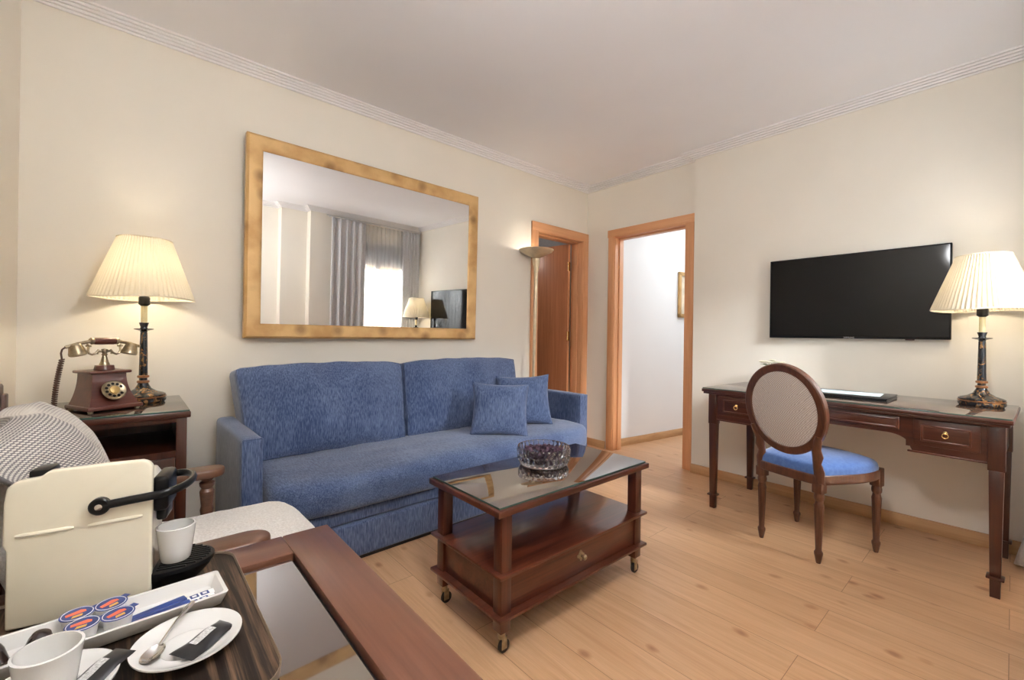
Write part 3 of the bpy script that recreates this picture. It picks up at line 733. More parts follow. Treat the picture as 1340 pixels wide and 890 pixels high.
for x in (2.800, 3.345):
    for y in (.036, 1.246):
        g = MB().box(x-.024, x+.024, y-.026, y+.026, .535, .726, bev=.002, M=S)
        b2 = MB(); b2.taper(x, y, 0.0, .085, .0155, .0165, .002); b2.taper(x, y, .085, .535, .0165, .0225, .002); b2.box(x-.027, x+.027, y-.027, y+.027, .078, .089, bev=.003)
        me_ = b2.bm; me_.transform(S); g.add(me_)
        g.build('leg', DMAHZ, dk)
# folder, sheet on the desk
fo = thing('document_folder', 'black flat document folder lying on the desk behind the chair', 'folder', (3.03, .63, .7634))
MB().box(-.15, .15, -.215, .215, 0, .007, bev=.0015).box(-.146, .148, -.212, .212, .007, .013).box(-.15, .15, -.215, .215, .013, .020, bev=.0015).build('cover', BLACK, fo)
sh_ = MB().box(-.085, .085, -.14, .14, 0, .0012).build('leaflet', plain('pale_leaflet', (.55,.66,.72), .4, var=.12, scale=14)); sh_.location = (3.035, .60, .7836); sh_.rotation_euler = (0, 0, .05)
tag(sh_, 'pale blue leaflet lying on top of the black folder', 'leaflet')
sh_ = MB().box(-.105, .105, -.15, .15, 0, .0015).build('paper_sheet', WHITE); sh_.location = (3.235, .76, .7634); sh_.rotation_euler = (0, 0, -.12)
sh_.location = (3.26, .93, .7634); tag(sh_, 'white paper sheet on the desk glass near the wall', 'paper')
# small flower arrangement
fl_ = thing('flower_arrangement', 'small bunch of cream flowers just above the oval chair back', 'flowers', (3.24, 1.06, .7634))
MB().lathe([(0,0), (.032,0), (.036,.01), (.030,.06), (.036,.115), (.034,.116), (.027,.06), (.03,.014), (0,.012)], seg=28).build('vase', PORC, fl_)
rnd = random.Random(5)
for k in range(7):
    a = 2*PI*k/6; r_ = .045 if k < 6 else 0; cz = .155+(.012 if k == 6 else 0); q = MB()
    for j in range(9):
        b_ = 2*PI*j/9
        bm = bmesh.new(); bmesh.ops.create_uvsphere(bm, u_segments=8, v_segments=6, radius=1)
        q.add(bm, T(r_*math.cos(a)*1.0, r_*math.sin(a)*1.4, cz) @ RZ(b_) @ RY(-.5) @ T(.011, 0, 0) @ Matrix.Diagonal((.012, .007, .003, 1)))
    q.lathe([(0,.0), (.005,.0), (.004,.006), (0,.007)], (r_*math.cos(a), r_*math.sin(a)*1.4, cz), 10)
    q.build('blossom', PETAL, fl_)
q = MB()
for k in range(7):
    a = 2*PI*k/7+.3; bm = bmesh.new(); bmesh.ops.create_uvsphere(bm, u_segments=8, v_segments=6, radius=1)
    q.add(bm, T(0, 0, .135) @ RZ(a) @ RY(-.15) @ T(.045, 0, 0) @ Matrix.Diagonal((.028, .011, .002, 1)))
    q.tube([(0, 0, .02), (.01*math.cos(a), .01*math.sin(a), .10), (.04*math.cos(a), .05*math.sin(a), .152)], .0015, 6)
q.build('leaves', LEAFG, fl_)

# ------------------------------------------------------------------ television
tv = thing('television', 'black flat screen television on the cream wall above the desk', 'television', (3.40, .668, 1.088))
W2, H2 = .447, .529
MB().box(-.052, -.018, -W2, W2, 0, H2, bev=.003).build('casing', BLACK, tv)
MB().box(-.0535, -.050, -W2+.008, W2-.008, .014, H2-.008).build('screen', TVB, tv)
MB().box(-.018, .0, -.2, .2, .12, .42, bev=.004).build('wall_mount', BLACKM, tv)
def text_mesh(txt, size, mat, parent, M, name):
    cu = bpy.data.curves.new('txt', 'FONT'); cu.body = txt; cu.size = size; cu.align_x = 'CENTER'; cu.align_y = 'CENTER'; cu.extrude = .0003
    o_ = bpy.data.objects.new('txt', cu); COL.objects.link(o_)
    bpy.context.view_layer.update()
    me = bpy.data.meshes.new_from_object(o_.evaluated_get(bpy.context.evaluated_depsgraph_get()))
    bpy.data.objects.remove(o_)
    me.transform(M); me.materials.clear(); me.materials.append(mat)
    r_ = bpy.data.objects.new(name, me); COL.objects.link(r_); r_.parent = parent; return r_
SILV = plain('silver_print', (.7,.7,.72), .3, .6)
# text faces -x: local x of text -> -y, local y -> z
MT = Matrix(((0,0,-1,-.0536), (-1,0,0,0), (0,1,0,.0065), (0,0,0,1)))
text_mesh('SAMSUNG', .012, SILV, tv, MT, 'logo')
MB().box(-.050, -.035, -.30, -.26, -.006, .001, bev=.002).build('sensor_bar', plain('red_dark_plastic', (.06,.012,.01), .3), tv)

# ------------------------------------------------------------------ medallion chair
ch = thing('dining_chair', 'oval back walnut chair with bright blue seat tucked at the desk', 'chair', (2.553, .749, 0), math.radians(-16))
def turned(h):
    return [(0,0), (.0095,0), (.0125,.014), (.0165,.036), (.0185,.044), (.0185,.054), (.0145,.060), (.0135,.068), (.0205,h-.075), (.0215,h-.062), (.0185,h-.052), (.0165,h-.040), (.0215,h-.030), (.0225,h-.016), (.0205,h-.006), (.021,h), (0,h)]
def flute(r, z, a): return r*(1-.09*abs(math.sin(5*a))) if .062 < z < .275 else r
for x, y in ((0,.146), (0,-.146), (.39,.199), (.39,-.199)):
    g = MB().lathe(turned(.34), (x, y, 0), 60, mod=flute)
    g.box(x-.023, x+.023, y-.023, y+.023, .339, .432 if x > .1 else .39, bev=.004)
    g.build('leg', WALN, ch)
HALF = [(.438,0), (.434,.07), (.425,.13), (.412,.18), (.388,.214), (.35,.225), (.29,.230), (.22,.225), (.14,.208), (.07,.188), (.01,.170), (-.02,.150), (-.033,.10), (-.036,0)]
def spline(P, k=4):
    out = []
    n_ = len(P)
    for i in range(n_):
        p0, p1, p2, p3 = (Vector(P[(i+q) % n_]) for q in (-1, 0, 1, 2))
        for j in range(k):
            t = j/k; out.append(tuple(.5*((2*p1)+(p2-p0)*t+(2*p0-5*p1+4*p2-p3)*t*t+(3*p1-p0-3*p2+p3)*t*t*t)))
    return out
OUTL = spline(HALF+[(x, -y) for x, y in HALF[-2:0:-1]])
def seat_outline(o): return [(.2+(x-.2)*(1+o/.2), y*(1+o/.2)) for x, y in OUTL]
MB().prism(seat_outline(0), .378, .428, bev=.010, seg=4).build('seat_rail', WALN, ch)
def seatpad(U, V):
    o_ = seat_outline(-.004); n_ = len(o_); k = U*n_; i = int(k) % n_; f = k-int(k)
    x = o_[i][0]*(1-f)+o_[(i+1) % n_][0]*f; y = o_[i][1]*(1-f)+o_[(i+1) % n_][1]*f
    s_ = 1-V
    z = .427+.068*(1-s_**5)**.5 if s_ < 1 else .424
    bu = 1+.035*math.sin(min(1, V*5)*PI)
    return (.2+(x-.2)*s_*bu, y*s_*bu, z)
g = MB(); g.grid(lambda u, v: seatpad(u, v**1.6*.999), len(OUTL), 26, closed_u=True)
bmesh.ops.recalc_face_normals(g.bm, faces=g.bm.faces[:]); g.build('seat', SEATB, ch)
# back: oval plane tilted backwards
MBK = T(-.018, -.004, .500) @ RY(math.radians(-9))
RW, RH, ZO = .206, .232, .230
pts = [(0, RW*math.cos(2*PI*k/64)*.93, ZO+RH*math.sin(2*PI*k/64)*.93) for k in range(64)]
bm = bmesh.new(); rings = []
csec = [(-.017,-.016), (-.017,.014), (-.012,.019), (.012,.019), (.017,.014), (.017,-.016), (.012,-.020), (-.012,-.020)]
for k in range(64):
    a = 2*PI*k/64; rings.append([bm.verts.new((dx, (RW-.019+dr_)*math.cos(a), ZO+(RH-.019+dr_)*math.sin(a))) for dx, dr_ in csec])
for k in range(64):
    for j in range(8): bm.faces.new((rings[k][j], rings[k][(j+1) % 8], rings[(k+1) % 64][(j+1) % 8], rings[(k+1) % 64][j]))
bmesh.ops.recalc_face_normals(bm, faces=bm.faces[:])
MB().add(bm, MBK).build('back_frame', WALN, ch)
g = MB()
for s in (-1, 1):
    g.grid(lambda u, v: (s*(.010+.012*(1-(v)**2)), (RW-.034)*v*math.cos(2*PI*u), ZO+(RH-.034)*v*math.sin(2*PI*u)), 48, 10, closed_u=True, M=MBK)
bmesh.ops.recalc_face_normals(g.bm, faces=g.bm.faces[:]); g.build('back_panel', WEAVE, ch)
for s in (-1, 1):
    MB().tube([(-.004, s*.146, .385), (-.006, s*.147, .44), (-.012, s*.141, .48), (-.018, s*.148, .515), (-.028, s*.146, .55), (-.042, s*.160, .595), (-.052, s*.168, .62)], [.026,.026,.019,.025,.021,.018,.012], 12, sq=.8).build('back_post', WALN, ch)

# ------------------------------------------------------------------ torchiere
tl_ = thing('floor_lamp', 'tall brass uplighter floor lamp standing behind the sofa arm', 'floor lamp', (2.585, 2.69, 0))
UPB = plain('satin_champagne_brass', (.66,.55,.38), .38, .5, var=.08)
MB().lathe([(0,1.735), (.012,1.735), (.030,1.745), (.075,1.765), (.136,1.795), (.150,1.812), (.148,1.814), (.132,1.797), (.072,1.770), (.03,1.752), (0,1.75)], (.022,0,0), 48).build('bowl_shade', UPB, tl_)
MB().lathe([(0,1.60), (.016,1.60), (.024,1.66), (.033,1.715), (.036,1.738), (0,1.738)], (.022,0,0), 20, mod=lambda r,z,a: r*(1-.08*abs(math.sin(5*a)))).build('cup', UPB, tl_)
MB().tube([(0,0,.02), (.004,0,.4), (.012,0,1.0), (.022,0,1.62)], [.008,.009,.013,.0175], 14).build('pole', UPB, tl_)
MB().lathe([(0,0), (.085,0), (.088,.008), (.08,.018), (.02,.026), (0,.028)], seg=32).build('base', UPB, tl_)

# ------------------------------------------------------------------ armchair with woven throw
ac = thing('armchair', 'wooden armchair with white boucle seat behind the coffee machine', 'armchair', (.1, 1.5, 0))
S = T(-.1, -1.5, 0)
def seat2(p, u):
    return (p.x-.03*(u[1]**4)*max(0, u[0]), p.y, p.z+.020*(1-u[0]**2)*(1-u[1]**2)+(nz((p.x*9, p.y*9, p.z*9), 2, .003))-.03*max(0, u[0]-.6)**2*(1 if u[2] > 0 else 0)*2)
MB().softbox(.335, .315, .055, .045, (18,16,4), seat2, S @ T(.138, 1.505, .405)).build('seat', BOUCLE, ac)
MB().box(-.17, .44, 1.22, 1.79, .28, .35, bev=.006, M=S).build('seat_frame', ARMW, ac)
def arm_poly(s):
    pts = []
    for i in range(15):
        a = -PI/2+PI*i/14; pts.append((.205+.052*math.cos(a), .042*math.sin(a)))
    return pts+[(.10, .040), (0, .027), (-.22, .024), (-.22, -.024), (0, -.027), (.10, -.040)]
post = [(0,.44), (.018,.44), (.020,.455), (.017,.47), (.020,.50), (.022,.52), (.016,.53), (.022,.54), (.023,.55), (.015,.556), (.020,.563), (.016,.572), (0,.574)]
for y in (1.172, 1.852):
    am = MB().prism(arm_poly(1), .570, .600, M=S @ T(0, y, 0), bev=.008, seg=3).build('armrest', ARMW, ac)
    MB().lathe([(0,0), (.016,0), (.021,.10), (.024,.27), (.024,.36), (.020,.37), (.023,.38), (.018,.40)]+post[1:], (.205, y, 0), 24, M=S).build('arm_post', ARMW, ac)
    MB().taper(-.215, y-.012*(1 if y > 1.5 else -1), 0, .90, .02, .022, .004).build('back_post', DMAHZ, ac, M=S @ T(-.063, -.03 if y > 1.5 else .03, 0))
MB().box(-.295, -.262, 1.16, 1.815, .86, .93, bev=.008, M=S).build('top_rail', DMAHY, ac)
def backpad(p, u): return (p.x+.03*(1-u[1]**2)*(1-u[2]**2)*(1 if u[0] > 0 else 0), p.y, p.z)
MB().softbox(.05, .27, .19, .04, (4,14,12), backpad, S @ T(-.145, 1.505, .625) @ RY(math.radians(-20))).build('back_cushion', BOUCLE, ac)
# woven throw draped over the back and down on to the seat
drape = [(-.270,.60), (-.268,.74), (-.258,.84), (-.226,.893), (-.176,.900), (-.136,.866), (-.092,.79), (-.046,.69), (-.004,.60), (.034,.52), (.078,.482), (.16,.478)]
cum = [0]
for a, c in zip(drape, drape[1:]): cum.append(cum[-1]+math.dist(a, c))
def drape_at(s):
    s *= cum[-1]
    for i in range(len(cum)-1):
        if s <= cum[i+1]+1e-9:
            t = (s-cum[i])/(cum[i+1]-cum[i]); a, c = drape[i], drape[i+1]; return (a[0]+(c[0]-a[0])*t, a[1]+(c[1]-a[1])*t)
    return drape[-1]
def throw(U, V):
    x, z = drape_at(V); q_ = max(0, min(1, (V-.34)/.24)); y_ = 1.06+.165*q_*q_*(3-2*q_); y = y_+(1.75-y_)*U
    top = max(0, min(1, (z-.5)/.4))
    z += -.055*top*(1-U)**1.2-.05*max(0, U-.85)**1.5*top*8
    fold = .036*math.sin(10*(U+.7*V)+.6)*math.sin(PI*min(1, V*1.15))*(1-.85*max(0, (U-.62)/.38))+.02*noise.noise(Vector((U*3.2, V*4.5, 2.)))
    x += fold*.85+.012*(1-U); z += fold*.5
    if y < 1.22 and V < .62: z = max(z, .612)
    return (x, y+.02*noise.noise(Vector((V*5, U*2, 7.))), z)
g = MB(); g.grid(throw, 80, 130, uv=(.69, cum[-1]))
tw = g.build('throw_blanket', THROW); tw.location = (0, 0, 0)
md_ = tw.modifiers.new('thick', 'SOLIDIFY'); md_.thickness = .007; md_.offset = 1.
tag(tw, 'woven white and charcoal throw draped over the armchair back', 'blanket')

# ------------------------------------------------------------------ minibar table in front
mt = thing('minibar_table', 'reddish brown wooden table with dark glass insets carrying the coffee tray', 'table', (0, .78, 0))
S = T(0, -.78, 0); ex, ey, ez = .376, 1.128, .600
for a, c in ((.272, ex), (-.30, -.196)): MB().box(a, c, .42, ey, ez-.03, ez, bev=.004, M=S).build('stile', TABLEW, mt)
for a, c in ((1.026, ey), (.42, .50)): MB().box(-.196, .272, a, c, ez-.03, ez-.0003, bev=.003, M=S).build('rail', TABLEX, mt)
MB().box(-.192, .264, .504, 1.018, ez-.018, ez-.010, M=S).build('glass_inset', DGLASS, mt)
MB().box(-.2, .28, .50, 1.03, ez-.03, ez-.019, M=S).build('underlay', BLACKM, mt)
g = MB().box(-.26, .33, .46, 1.10, .05, ez-.03, M=S).build('cabinet_body', DMAHZ, mt)
for x in (-.24, .31):
    for y in (.48, 1.08): MB().box(x-.02, x+.02, y-.02, y+.02, 0, .05, M=S).build('foot', DMAHZ, mt)
# tray
ty = thing('serving_tray', 'dark ebony wood tray with rounded corners on the minibar table', 'tray', (0, .88, .600))
S = T(0, -.88, 0)
out = rrect(-.28, .166, .640, 1.108, .05, 8)
MB().prism(out, .0005, .010, M=S).build('tray_bed', TRAYW, ty)
bm = bmesh.new(); rr_ = []
for (d_, z) in ((.0, .0005), (.0012, .012), (.0012, .0140), (.0004, .0146), (-.0006, .0135), (-.0016, .0098)):
    rr_.append([bm.verts.new((x, y-.88, z)) for x, y in rrect(-.28-d_, .166+d_, .640-d_, 1.108+d_, .05+d_, 8)])
for a, c in zip(rr_, rr_[1:]):
    for i in range(len(a)): bm.faces.new((a[i], a[(i+1) % len(a)], c[(i+1) % len(a)], c[i]))
bmesh.ops.recalc_face_normals(bm, faces=bm.faces[:]); MB().add(bm).build('tray_rim', TRAYE, ty)
TZ = .6102
# coffee machine
cm = thing('coffee_machine', 'cream capsule coffee machine with black lever on the tray', 'coffee machine', (.029, .970, TZ), math.radians(-14.3))
side = [(0,.002), (.0,.236), (-.006,.244), (-.014,.247), (-.060,.247), (-.130,.244), (-.137,.238), (-.140,.235), (-.168,.232), (-.178,.222), (-.181,.20), (-.182,.135), (-.178,.125), (-.178,.002)]
MXZ = Matrix(((1,0,0,0), (0,0,1,0), (0,1,0,0), (0,0,0,1)))
MB().prism(side, .0, .016, M=MXZ, bev=.004, seg=3).build('side_shell', CREAM, cm)
low = [(-.009,.003), (-.009,.196), (-.018,.210), (-.130,.208), (-.150,.200), (-.176,.19), (-.176,.003)]
MB().prism(low, .0155, .118, M=MXZ, bev=.004, seg=3).build('body', CREAM, cm)
def bar(x0, x1, z0, z1):
    n_ = 8; return MB().tube([(x0+(x1-x0)*i/n_, 0.0005, z0+(z1-z0)*i/n_) for i in range(n_+1)], [.0022]+[.0036]*(n_-1)+[.0022], 8)
bar(-.167, -.099, .147, .149).build('raised_rib', CREAM, cm); bar(-.082, -.012, .1485, .153).build('raised_rib', CREAM, cm)
MB().box(-.160, -.136, .017, .06, .196, .243, bev=.004).build('water_tank_lid', BLACK, cm)
MB().box(-.006, .018, .022, .096, .148, .210, bev=.008, seg=3).box(-.002, .014, .035, .083, .128, .152, bev=.005).build('brew_head', BLACK, cm)
pts = [(-.066,-.006,.180), (-.03,-.006,.184), (.004,-.006,.187)]
for k in range(1, 12):
    a = -PI/2+PI*k/12; pts.append((.008+.040*math.cos(a), .059+.065*math.sin(a), .187+.004*math.cos(a)))
pts += [(.004,.124,.187), (-.03,.124,.184), (-.066,.124,.180)]
lv = MB().tube(pts, .0055, 10, sq=1.25).build('lever', BLACK, cm)
for y, s in ((-.001, 1), (.119, -1)):
    MB().lathe([(0,0), (.014,0), (.014,.008), (.012,.010), (0,.010)], (0,0,0), 24, M=T(-.066, y, .180) @ RX(s*PI/2)).build('pivot', BLACK, lv)
    MB().lathe([(0,.010), (.005,.010), (.005,.0115), (0,.012)], (0,0,0), 16, M=T(-.066, y, .180) @ RX(s*PI/2)).build('pivot_screw', CHROME, lv)
# drip tray: half oval
def halfoval(o):
    return [(-.002, .005-o*.2)]+[(.012+(.072+o)*math.cos(-PI/2+PI*k/16), .059+(.055+o)*math.sin(-PI/2+PI*k/16)) for k in range(17)]+[(-.002, .113+o*.2)]
bm = bmesh.new(); rr_ = []
for o_, z in ((-.030, .0), (-.024, .010), (-.006, .030), (0, .040), (0, .046), (-.004, .047)): rr_.append([bm.verts.new((x, y, z)) for x, y in halfoval(o_)])
for a, c in zip(rr_, rr_[1:]):
    for i in range(len(a)): bm.faces.new((a[i], a[(i+1) % len(a)], c[(i+1) % len(a)], c[i]))
bm.faces.new(rr_[0][::-1]); bm.faces.new(rr_[-1]); bmesh.ops.recalc_face_normals(bm, faces=bm.faces[:])
dt = MB().add(bm).build('drip_tray', BLACK, cm, sharp=.5)
g = MB()
for k in range(11):
    y = .016+k*.0086; hx = .072*math.sqrt(max(0, 1-((y-.059)/.052)**2)); g.box(.004, .010+hx-.004, y-.0024, y+.0024, .0465, .0492, bev=.001)
g.build('grille', BLACK, dt)
# cups and saucers
def cup_mesh(r, h):
    return MB().lathe([(0,.001), (r*.70,.0), (r*.76,.003), (r*.84,h*.35), (r*.95,h*.8), (r,h), (r-.003,h+.0005), (r*.90,h*.8), (r*.78,h*.35), (r*.6,h*.10), (0,h*.09)], seg=48)
cp = cup_mesh(.0300, .062).build('espresso_cup', PORC); cp.location = (.066, 1.012, TZ+.0492)
tag(cp, 'white espresso cup standing on the drip tray of the coffee machine', 'cup', 'white espresso cups')
def saucer_mesh(r):
    return MB().lathe([(0,.0), (r*.5,.0), (r*.52,.003), (r*.85,.010), (r,.0165), (r*1.0,.0185), (r*.96,.0180), (r*.80,.0120), (r*.55,.0062), (r*.50,.0070), (r*.46,.0052), (0,.0048)], seg=64)
SG = 'white saucers on the tray'
sc1 = saucer_mesh(.0675).build('saucer', PORC); sc1.location = (.068, .796, TZ); tag(sc1, 'white saucer holding a spoon and a black packet', 'saucer', SG)
sc2 = saucer_mesh(.0675).build('saucer', PORC); sc2.location = (-.074, .795, TZ); tag(sc2, 'white saucer under the espresso cup at the front of the tray', 'saucer', SG)
cp2 = cup_mesh(.0335, .062).build('espresso_cup', PORC); cp2.location = (-.075, .795, TZ+.0052)
tag(cp2, 'white espresso cup standing on a saucer at the front tray edge', 'cup', 'white espresso cups')
# spoon
def spoon(loc, rot, label):
    t = thing('teaspoon', label, 'spoon', loc, rot, 'teaspoons on saucers')
    def bowl(U, V):
        a = 2*PI*U; x = .019*V*math.cos(a); y = .0125*V*math.sin(a); return (x, y, -.006*(1-V*V))
    g = MB(); g.grid(bowl, 28, 6, closed_u=True); g.grid(lambda u, v: tuple(Vector(bowl(1-u, v))+Vector((0, 0, -.0012*(1-v*v)-.0003))), 28, 6, closed_u=True)
    bmesh.ops.recalc_face_normals(g.bm, faces=g.bm.faces[:]); g.build('spoon_bowl', CHROME, t)
    MB().tube([(.016,0,.0005), (.03,0,.004), (.055,0,.008), (.085,0,.009), (.098,0,.009)], [.0026,.0022,.0026,.0046,.0035], 10, sq=.35).build('handle', CHROME, t)
    return t
spoon((.027, .789, TZ+.0165), (0, math.radians(-3), math.radians(57)), 'small steel teaspoon resting across the saucer with the black packet')
# packets
def packet(loc, rot, label):
    t = thing('coffee_packet', label, 'packet', loc, rot, 'black sachets on saucers')
    def f(s):
        def q(U, V):
            u, v = U*2-1, V*2-1; b_ = max(0, (1-u**6)*(1-v**4))*.0042
            return (u*.039, v*.0185*(1-.12*u), s*b_+.0012*math.sin(5*u))
        return q
    g = MB(); g.grid(f(1), 20, 12); g.grid(f(-1), 20, 12); bmesh.ops.remove_doubles(g.bm, verts=g.bm.verts[:], dist=.0002); bmesh.ops.recalc_face_normals(g.bm, faces=g.bm.faces[:])
    g.build('sachet', PACKET, t)
    MB().grid(lambda u, v: ((u*2-1)*.017, -.001+v*.012, .0048+.0012*math.sin(5*(u*2-1)*.45)), 8, 3).build('white_label', plain('pale_print', (.55,.55,.55), .4, var=.35, scale=400), t)
    return t
packet((.088, .785, TZ+.0115), (math.radians(3), math.radians(-2), math.radians(36)), 'black foil sachet with pale label beside the spoon')
packet((-.030, .792, TZ+.0150), (0, math.radians(-8), math.radians(42)), 'dark sachet leaning on the saucer beside the espresso cup')
# porcelain dish
ds = thing('long_dish', 'long white porcelain dish holding creamers and sugar sticks', 'dish', (-.03, .912, TZ), math.radians(3))
bm = bmesh.new(); rr_ = []
for x_, y_, z in ((.142,.030,.0), (.150,.038,.006), (.158,.045,.026), (.157,.044,.0275), (.152,.040,.0268), (.144,.033,.008), (.140,.029,.0055)):
    rr_.append([bm.verts.new((x, y, z)) for x, y in rrect(-x_, x_, -y_, y_, .006, 4)])
for a, c in zip(rr_, rr_[1:]):
    for i in range(len(a)): bm.faces.new((a[i], a[(i+1) % len(a)], c[(i+1) % len(a)], c[i]))
bm.faces.new(rr_[0][::-1]); bm.faces.new(rr_[-1]); bmesh.ops.recalc_face_normals(bm, faces=bm.faces[:])
MB().add(bm).build('dish_body', PORC, ds)
def creamer():
    t = thing('creamer_cup', 'x', 'creamer', (0,0,0), 0, 'coffee creamers in the dish')
    MB().lathe([(0,0), (.0125,0), (.0135,.002), (.0165,.020), (.0185,.0208), (.0185,.0216), (0,.0216)], seg=28).build('pot', WHITE, t)
    ld = MB().lathe([(0,.0216), (.0186,.0216), (.0186,.0222), (0,.0224)], seg=28).box(.012, .024, -.005, .005, .0216, .0222).build('lid', NAVY, t)
    MB().prism([(-.012,.000), (-.011,.006), (.006,.0065), (.010,.002), (.009,-.003), (-.002,-.002)], .0224, .0226).build('orange_print', ORANGE, ld)
    MB().prism([(-.009,-.009), (-.006,-.004), (.004,-.006), (.002,-.011)], .0224, .0226).build('yellow_print', YELLOW, ld)
    MB().tube([(.0165*math.cos(2*PI*k/28), .0165*math.sin(2*PI*k/28), .0223) for k in range(28)], .0005, 4, True).build('white_rim_line', WHITE, ld)
    t.scale = (1.08, 1.08, 1.32)
    return t
c0 = creamer()
spots = [((-.058, .934), 20, 'creamer pot with navy lid touching the coffee machine, nearest the capsules'),
         ((-.020, .936), 40, 'creamer pot with navy lid against the coffee machine, nearest the sugar sticks'),
         ((-.050, .897), 10, 'creamer pot with navy lid just behind the espresso cup rim'),
         ((-.011, .896), 35, 'creamer pot with navy lid at the dish front edge beside the sugar sticks')]
for i, ((x, y), a, lb) in enumerate(spots):
    if i == 0: c0.location = (x, y, TZ+.0065); c0.rotation_euler = (0, 0, math.radians(a)); c0['label'] = lb
    else: dup(c0, (x, y, TZ+.0065), math.radians(a), lb)
def capsule(loc, rot, label):
    o_ = MB().lathe([(0,0), (.0185,0), (.0185,.0012), (.0155,.002), (.0125,.020), (.010,.026), (.004,.029), (0,.0292)], seg=28).build('coffee_capsule', CAPS)
    o_.location = loc; o_.rotation_euler = rot; tag(o_, label, 'capsule', 'coffee capsules in the dish'); return o_
capsule((-.097, .912, TZ+.010), (.25, .2, 0), 'dark brown coffee capsule next to the creamer pots')
capsule((-.137, .905, TZ+.009), (-.2, -.15, 0), 'dark brown coffee capsule at the far end of the dish, away from the creamers')
def stick(loc, rot, label, cols):
    t = thing('sugar_stick', label, 'sugar stick', loc, rot, 'sugar sticks in the dish')
    MB().softbox(.040, .0078, .0030, .0022, (10,3,1)).build('paper_tube', cols[0], t)
    if cols[1]:
        MB().softbox(.0195, .0079, .0032, .0022, (6,3,1), None, T(-.0215, 0, 0)).build('navy_end', NAVY, t)
        for x in (.0085, .0235):
            b_ = MB().box(x-.006, x+.006, -.0058, .0058, .0028, .0033).build('blue_square', NAVY, t)
            MB().box(x-.003, x+.003, -.0028, .0028, .0033, .0035).build('white_mark', WHITE, b_)
    return t
stick((.078, .922, TZ+.0085), math.radians(8), 'white sugar stick with blue squares along the far dish wall', (WHITE, 1))
stick((.076, .903, TZ+.0085), math.radians(12), 'white sugar stick with blue squares lying across the middle of the dish', (WHITE, 1))
stick((.054, .889, TZ+.0085), math.radians(6), 'white sugar stick with blue squares against the near dish wall', (WHITE, 1))
stick((.036, .914, TZ+.0135), math.radians(14), 'plain navy sugar stick lying across the white sticks', (NAVY, 0))
stick((.040, .898, TZ+.0140), math.radians(9), 'plain navy sugar stick touching the creamer pots', (NAVY, 0))

# ------------------------------------------------------------------ curtains by the balcony door
def drape_sheet(name, mat, x0, x1, y, amp, waves, z0, z1, label, group, gather=0, flare=0, thick=.003):
    def f(U, V):
        z = z0+(z1-z0)*V; a = 2*PI*waves*U
        k = amp*(1.15-.35*V)
        fl2 = flare*max(0, 1-z/.30)**.6
        fl2 *= math.exp(-((x0+(x1-x0)*U-3.20)/.065)**2)
        sgn = math.sin(a)+.25*math.sin(2.3*a+1)
        return (x0+(x1-x0)*U+.25*k*math.cos(a)+gather*(1-V)**2*(U-.5), y+k*sgn*.8+fl2*(.6+.4*sgn), z)
    o_ = MB(); o_.grid(f, waves*14, 30); o_ = o_.build(name, mat, sharp=3.)
    if thick: mm = o_.modifiers.new('thick', 'SOLIDIFY'); mm.thickness = thick
    return tag(o_, label, 'curtain', group)
drape_sheet('curtain', CURTM, 2.06, 2.52, -.135, .026, 5, .015, 2.47, 'grey drape hanging beside the step in the window wall, seen in the mirror', 'grey drapes at the balcony door')
drape_sheet('curtain', CURTM, 3.08, 3.36, -.135, .026, 5, .015, 2.47, 'grey drape in the corner behind the desk lamp', 'grey drapes at the balcony door', flare=.088)
drape_sheet('sheer_curtain', SHEER, 2.30, 3.12, -.178, .009, 13, .015, 2.47, 'thin white sheer curtain across the balcony door, seen in the mirror', None, thick=0)
cr = MB().tube([(2.0,-.135,2.485), (3.38,-.135,2.485)], .008, 10).tube([(2.25,-.178,2.485), (3.2,-.178,2.485)], .006, 10)
for x in (2.06, 2.75, 3.34): cr.box(x-.008, x+.008, -.20, -.13, 2.478, 2.492)
tag(cr.build('curtain_rail', UPVC), 'white curtain rail under the cornice over the drapes', 'curtain rail')

# picture in the hall
pf = thing('picture_frame', 'gold framed picture on the white hall wall through the doorway', 'picture', tuple(M_ for M_ in (4.68, 2.402, 1.30)), ang)
g = MB()
for bx in ((-.17, .17, 0, .04), (-.17, .17, .46, .50), (-.17, -.13, 0, .50), (.13, .17, 0, .50)): g.box(bx[0], bx[1], -.028, -.002, bx[2], bx[3], bev=.005)
g.build('frame', GILT, pf)
MB().box(-.135, .135, -.012, -.004, .035, .465).build('canvas', plain('pale_canvas', (.70,.62,.48), .8, var=.25, scale=9), pf)

for o_ in list(bpy.data.objects):
    if o_.name.split('.')[0] == 'glass_top':
        o_.data.materials.append(GEDGE)
        for p_ in o_.data.polygons:
            if abs(p_.normal.z) < .5: p_.material_index = 1
# ------------------------------------------------------------------ light
def area(name, loc, rot, sx, sy, power, col):
    l = bpy.data.lights.new(name, 'AREA'); l.shape = 'RECTANGLE'; l.size = sx; l.size_y = sy; l.energy = power; l.color = col
    o_ = bpy.data.objects.new(name, l); COL.objects.link(o_); o_.location = loc; o_.rotation_euler = rot; return o_
def point(name, loc, power, col, r=.03):
    l = bpy.data.lights.new(name, 'POINT'); l.energy = power; l.color = col; l.shadow_soft_size = r
    o_ = bpy.data.objects.new(name, l); COL.objects.link(o_); o_.location = loc; return o_
dv_ = Vector((-.25, 2.1, -2.2)).normalized()
area('window_daylight', (2.9, -1.6, 3.1), dv_.to_track_quat('-Z', 'Y').to_euler(), 3.0, 1.8, 2500, (.95, .975, 1.))
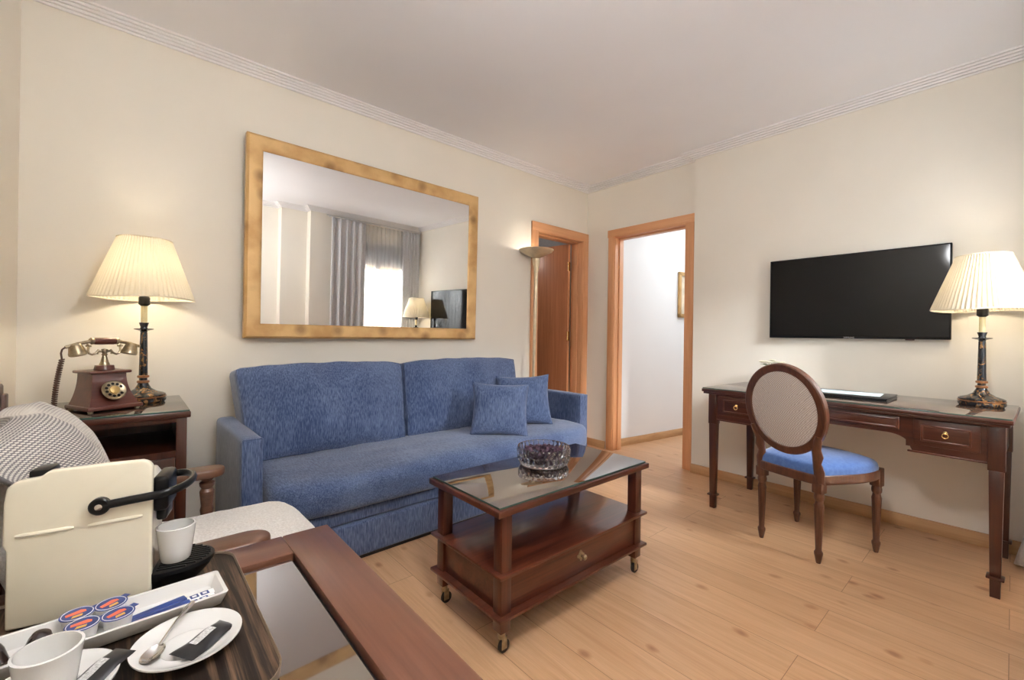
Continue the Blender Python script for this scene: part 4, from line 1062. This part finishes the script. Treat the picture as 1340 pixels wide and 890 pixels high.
# invented globe lamp near the camera, out of view, added as fill light
cl = thing('added_fill_lamp', 'added unseen opal globe fill lamp hanging above the minibar table', 'lamp', (.50, .30, ZC))
MB().lathe([(0,0), (.06,0), (.06,-.01), (.045,-.025), (0,-.028)], seg=32).build('fill_lamp_rose', UPVC, cl)
MB().tube([(0,0,-.02), (0,0,-.46)], .005, 8).build('cord', UPVC, cl)
OPAL, nt, b = newmat('fill_lamp_glow'); b.inputs['Base Color'].default_value = (.9,.9,.88,1); b.inputs['Emission Color'].default_value = (.98,.985,1.0,1); b.inputs['Emission Strength'].default_value = 26.
MB().lathe([(0,-.45)]+[(.15*math.sin(PI*k/20), -.60+.15*math.cos(PI*k/20)) for k in range(1, 20)]+[(0,-.75)], seg=40).build('fill_lamp_globe', OPAL, cl)
area('hall_light', (4.7, 1.65, 2.46), (0, 0, 0), 1.6, .9, 9.5, (.90, .95, 1.))
point('back_room_light', (2.75, 3.6, 2.1), 2.0, (1., .95, .9), .08)  # unseen source, added to give the dark back room some light
WARM = (1., .86, .66)
point('uplighter_bulb', (2.607, 2.67, 1.795), .7, (1., .93, .82), .03)
point('lamp_bulb_side', (.042, 2.625, .75+.60), 2.0, WARM)
point('lamp_bulb_desk', (3.190, .101, .763+.60), 1.25, WARM)
wd = bpy.data.worlds.new('World'); scene.world = wd; wd.use_nodes = True
bg = wd.node_tree.nodes['Background']; bg.inputs[0].default_value = (1., .98, .95, 1); bg.inputs[1].default_value = 1.6

# ------------------------------------------------------------------ camera
cam = bpy.data.cameras.new('camera'); co_ = bpy.data.objects.new('camera', cam); COL.objects.link(co_); scene.camera = co_
yaw, pit, rol = (math.radians(a) for a in (48.9414, .0365, .8013))
f_ = Vector((math.cos(yaw)*math.cos(pit), math.sin(yaw)*math.cos(pit), math.sin(pit)))
r0 = Vector((math.sin(yaw), -math.cos(yaw), 0)); u0 = r0.cross(f_)
r_ = r0*math.cos(rol)+u0*math.sin(rol); u_ = -r0*math.sin(rol)+u0*math.cos(rol)
Mc = Matrix((r_, u_, -f_)).transposed().to_4x4(); Mc.translation = (0, 0, 1.08)
co_.matrix_world = Mc
cam.sensor_width = 36; cam.lens = 571.233/1340*36; cam.shift_y = -6.678/1340; cam.clip_start = .02
scene.view_settings.view_transform = 'Standard'; scene.view_settings.look = 'None'; scene.view_settings.gamma = 1; scene.view_settings.use_curve_mapping = False
scene.view_settings.exposure = 1.12
scene.cycles.use_denoising = True; scene.cycles.use_adaptive_sampling = False
scene.cycles.max_bounces = 12; scene.cycles.diffuse_bounces = 6; scene.cycles.glossy_bounces = 6; scene.cycles.transmission_bounces = 8; scene.cycles.transparent_max_bounces = 12
scene.cycles.sample_clamp_indirect = 6.
scene.cycles.caustics_reflective = False; scene.cycles.caustics_refractive = False
